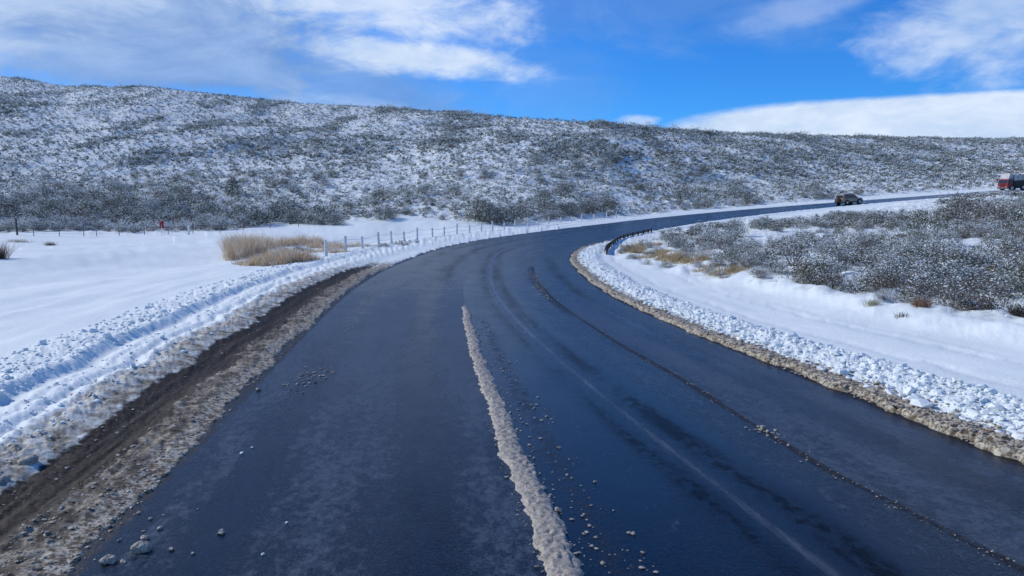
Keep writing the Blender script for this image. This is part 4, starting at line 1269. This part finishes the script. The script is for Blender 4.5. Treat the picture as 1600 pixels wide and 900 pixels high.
def make_car(s, t):
    X, Y, Z = [float(v) for v in road_pt(s, t)]
    _, _, _, h, b = road_frame(s); g_ = float(np.interp(s, sS, grS))
    e = link("parked_car" if False else "off_road_car", None, label="tan and dark off-road car driving away on the far road", cat="car", loc=(X, Y, Z + .006))
    e.rotation_euler = (math.atan(g_), float(b) * 1.0, -float(h))
    # +y forward
    L2 = 2.3
    body = [(-2.22, .42), (-2.28, .62), (-2.26, 1.02), (-2.18, 1.08), (1.15, 1.06), (2.05, .98), (2.24, .86), (2.28, .50), (2.15, .36), (-2.1, .34)]
    bm = MB(); prism(bm, body, -.90, .90, taper=[.02, 0, 0, .05, .05, .08, .05, 0, .03, .03])
    build("body", bm, M_TAN, e, bev=.05)
    bm = MB()
    prism(bm, [(-2.14, 1.07), (-1.98, 1.66), (-1.75, 1.74), (.10, 1.74), (.35, 1.70), (1.10, 1.065)], -.84, .84, taper=[0, .12, .15, .15, .14, 0])
    cb = build("cabin", bm, M_TAN, e, bev=.03)
    for sx_ in (-1, 1):
        for y0, y1, y0t, y1t in ((-1.88, -.98, -1.80, -.98), (-.88, .02, -.88, .02), (.10, .92, .10, .32)):
            bm = MB()
            a = bm.verts.new((sx_ * .838, y0, 1.13)); b2 = bm.verts.new((sx_ * .838, y1, 1.13)); c_ = bm.verts.new((sx_ * .722, y1t, 1.62)); d2 = bm.verts.new((sx_ * .722, y0t, 1.62))
            bm.faces.new((a, b2, c_, d2)); o = build("window", bm, M_GLASS, e); mo = o.modifiers.new("t", 'SOLIDIFY'); mo.thickness = .03; mo.offset = 0
    bm = MB(); vs4 = [bm.verts.new(p_) for p_ in ((-.72, -2.135, 1.15), (.72, -2.135, 1.15), (.62, -2.012, 1.60), (-.62, -2.012, 1.60))]; bm.faces.new(vs4)
    o = build("rear_window", bm, M_GLASS, e); mo = o.modifiers.new("t", 'SOLIDIFY'); mo.thickness = .03; mo.offset = 0
    bm = MB(); vs4 = [bm.verts.new(p_) for p_ in ((-.74, 1.04, 1.13), (.74, 1.04, 1.13), (.62, .42, 1.66), (-.62, .42, 1.66))]; bm.faces.new(vs4)
    o = build("windscreen", bm, M_GLASS, e); mo = o.modifiers.new("t", 'SOLIDIFY'); mo.thickness = .03; mo.offset = 0
    bm = MB(); box(bm, (0, -2.32, .50), (1.76, .16, .22), bev=.04); build("rear_bumper", bm, M_DARK, e)
    bm = MB(); box(bm, (0, 2.30, .48), (1.76, .16, .24), bev=.04); build("front_bumper", bm, M_DARK, e)
    for sx_ in (-1, 1):
        bm = MB(); box(bm, (sx_ * .80, -2.28, .86), (.14, .05, .30), bev=.01); build("tail_lamp", bm, M_LAMP, e)
        bm = MB(); box(bm, (sx_ * .66, -1, 1.80), (.04, 1.9, .05)); build("roof_rail", bm, M_DARK, e)
        bm = MB(); box(bm, (sx_ * .98, .75, 1.16), (.18, .10, .16), bev=.02); build("mirror", bm, M_DARK, e)
        bm = MB(); box(bm, (sx_ * .915, -.05, .44), (.06, 2.5, .16), bev=.01); build("side_sill", bm, M_DARK, e)
        for y_ in (-1.42, 1.42):
            bm = MB(); cyl(bm, (sx_ * .70, y_, .40), (sx_ * .925, y_, .40), .47, .47, 20); build("wheel_arch", bm, M_DARK, e)
    for sx_ in (-1, 1):
        for y_ in (-1.42, 1.42):
            wheel(e, sx_ * .84, y_, .37, .24, M_CHROME)
    bm = MB(); cyl(bm, (0, -2.30, .86), (0, -2.50, .86), .34, .34, 20); build("spare_wheel", bm, M_BLACK, e, bev=.03)
    bm = MB(); box(bm, (.0, -.85, 1.77), (1.15, 1.9, .05), bev=.02); build("roof_snow", bm, M_SNOWCAP, cb)
    return e
make_car(148.7, 1.5)

M_COVER = plain("pale_tarpaulin", (.46, .44, .44), .7, var=.2, scale=2)
def make_truck(s, t, dz=0):
    X, Y, Z = [float(v) for v in road_pt(s, t)]
    _, _, _, h, b = road_frame(s); g_ = float(np.interp(s, sS, grS))
    e = link("lorry", None, label="red-cabbed lorry with pale trailer coming round the far road", cat="lorry", loc=(X, Y, Z + .006 + dz))
    e.rotation_euler = (-math.atan(g_), -float(b), math.pi - float(h))
    # +y forward (towards the camera); cab nose at y=0
    bm = MB(); prism(bm, [(0, .55), (.03, 1.25), (-.10, 2.05), (-.22, 2.15), (-1.05, 2.15), (-1.05, .55)], -1.2, 1.2, taper=[.04, 0, .05, .08, .03, 0])
    cab = build("cab", bm, M_RED, e, bev=.05)
    bm = MB(); prism(bm, [(-.20, 2.152), (-.55, 3.12), (-1.05, 3.20), (-1.05, 2.152)], -1.12, 1.12, taper=[.04, .12, .1, 0])
    build("wind_deflector", bm, M_COVER, e, bev=.05)
    bm = MB(); vs4 = [bm.verts.new(p_) for p_ in ((-1.02, .035, 1.40), (1.02, .035, 1.40), (.98, -.085, 2.02), (-.98, -.085, 2.02))]; bm.faces.new(vs4)
    o = build("windscreen", bm, M_GLASS, e); mo = o.modifiers.new("t", 'SOLIDIFY'); mo.thickness = .03; mo.offset = 0
    for sx_ in (-1, 1):
        bm = MB(); vs4 = [bm.verts.new(p_) for p_ in ((sx_ * 1.203, -.25, 1.38), (sx_ * 1.203, -.85, 1.38), (sx_ * 1.165, -.85, 2.0), (sx_ * 1.165, -.35, 2.0))]; bm.faces.new(vs4)
        o = build("side_window", bm, M_GLASS, e); mo = o.modifiers.new("t", 'SOLIDIFY'); mo.thickness = .03; mo.offset = 0
        bm = MB(); box(bm, (sx_ * .88, .05, .78), (.36, .06, .20), bev=.02); build("headlamp", bm, M_CHROME, e)
        bm = MB(); box(bm, (sx_ * 1.34, .02, 1.75), (.14, .10, .55), bev=.02); box(bm, (sx_ * 1.24, -.02, 1.98), (.16, .04, .04)); build("mirror", bm, M_DARK, e)
    bm = MB()
    for k in range(5): box(bm, (0, .045, .98 + k * .08), (1.3, .03, .035))
    build("grille", bm, M_DARK, e)
    bm = MB(); box(bm, (0, .06, .52), (2.4, .22, .28), bev=.04); build("bumper", bm, M_STEEL, e)
    bm = MB(); box(bm, (0, -6.6, .92), (1.0, 10.6, .24)); box(bm, (0, -1.2, .7), (2.0, 1.4, .4)); build("chassis", bm, M_DARK, e)
    bm = MB(); box(bm, (0, -6.35, 1.25), (2.46, 10.4, 1.04)); box(bm, (0, -6.0, .62), (2.3, 9.0, .5)); build("trailer_sides", bm, M_DARK, e, bev=.02)
    bm = MB()
    # pale load under a ribbed cover
    n_ = 12
    for k in range(n_):
        y_ = -1.25 - k * .86
        prism(bm, [(-y_ * 0 + y_, 1.775), (y_, 2.75 + .14 * math.sin(k * 1.9)), (y_ - .10, 2.95 + .12 * math.sin(k * 2.7)), (y_ - .70, 2.95 + .12 * math.sin(k * 2.7)), (y_ - .80, 2.75), (y_ - .80, 1.775)], -1.18, 1.18, taper=[0, .04, .3, .3, .04, 0])
    build("load_cover", bm, M_COVER, e, bev=.04)
    for k in range(0):
        bm = MB(); box(bm, (0, -3.0 - k * 1.65, .62 if k in (1, 2) else .55), (2.3, 1.0 if k in (1, 2) else .05, .5 if k in (1, 2) else .1)); build("side_box", bm, M_DARK, e)
    for y_ in (-.85, -3.1, -9.0, -10.1, -11.2):
        for sx_ in (-1, 1):
            wheel(e, sx_ * 1.05, y_, .5, .32, M_CHROME)
    return e
make_truck(184.5, -1.6)
print("script done")
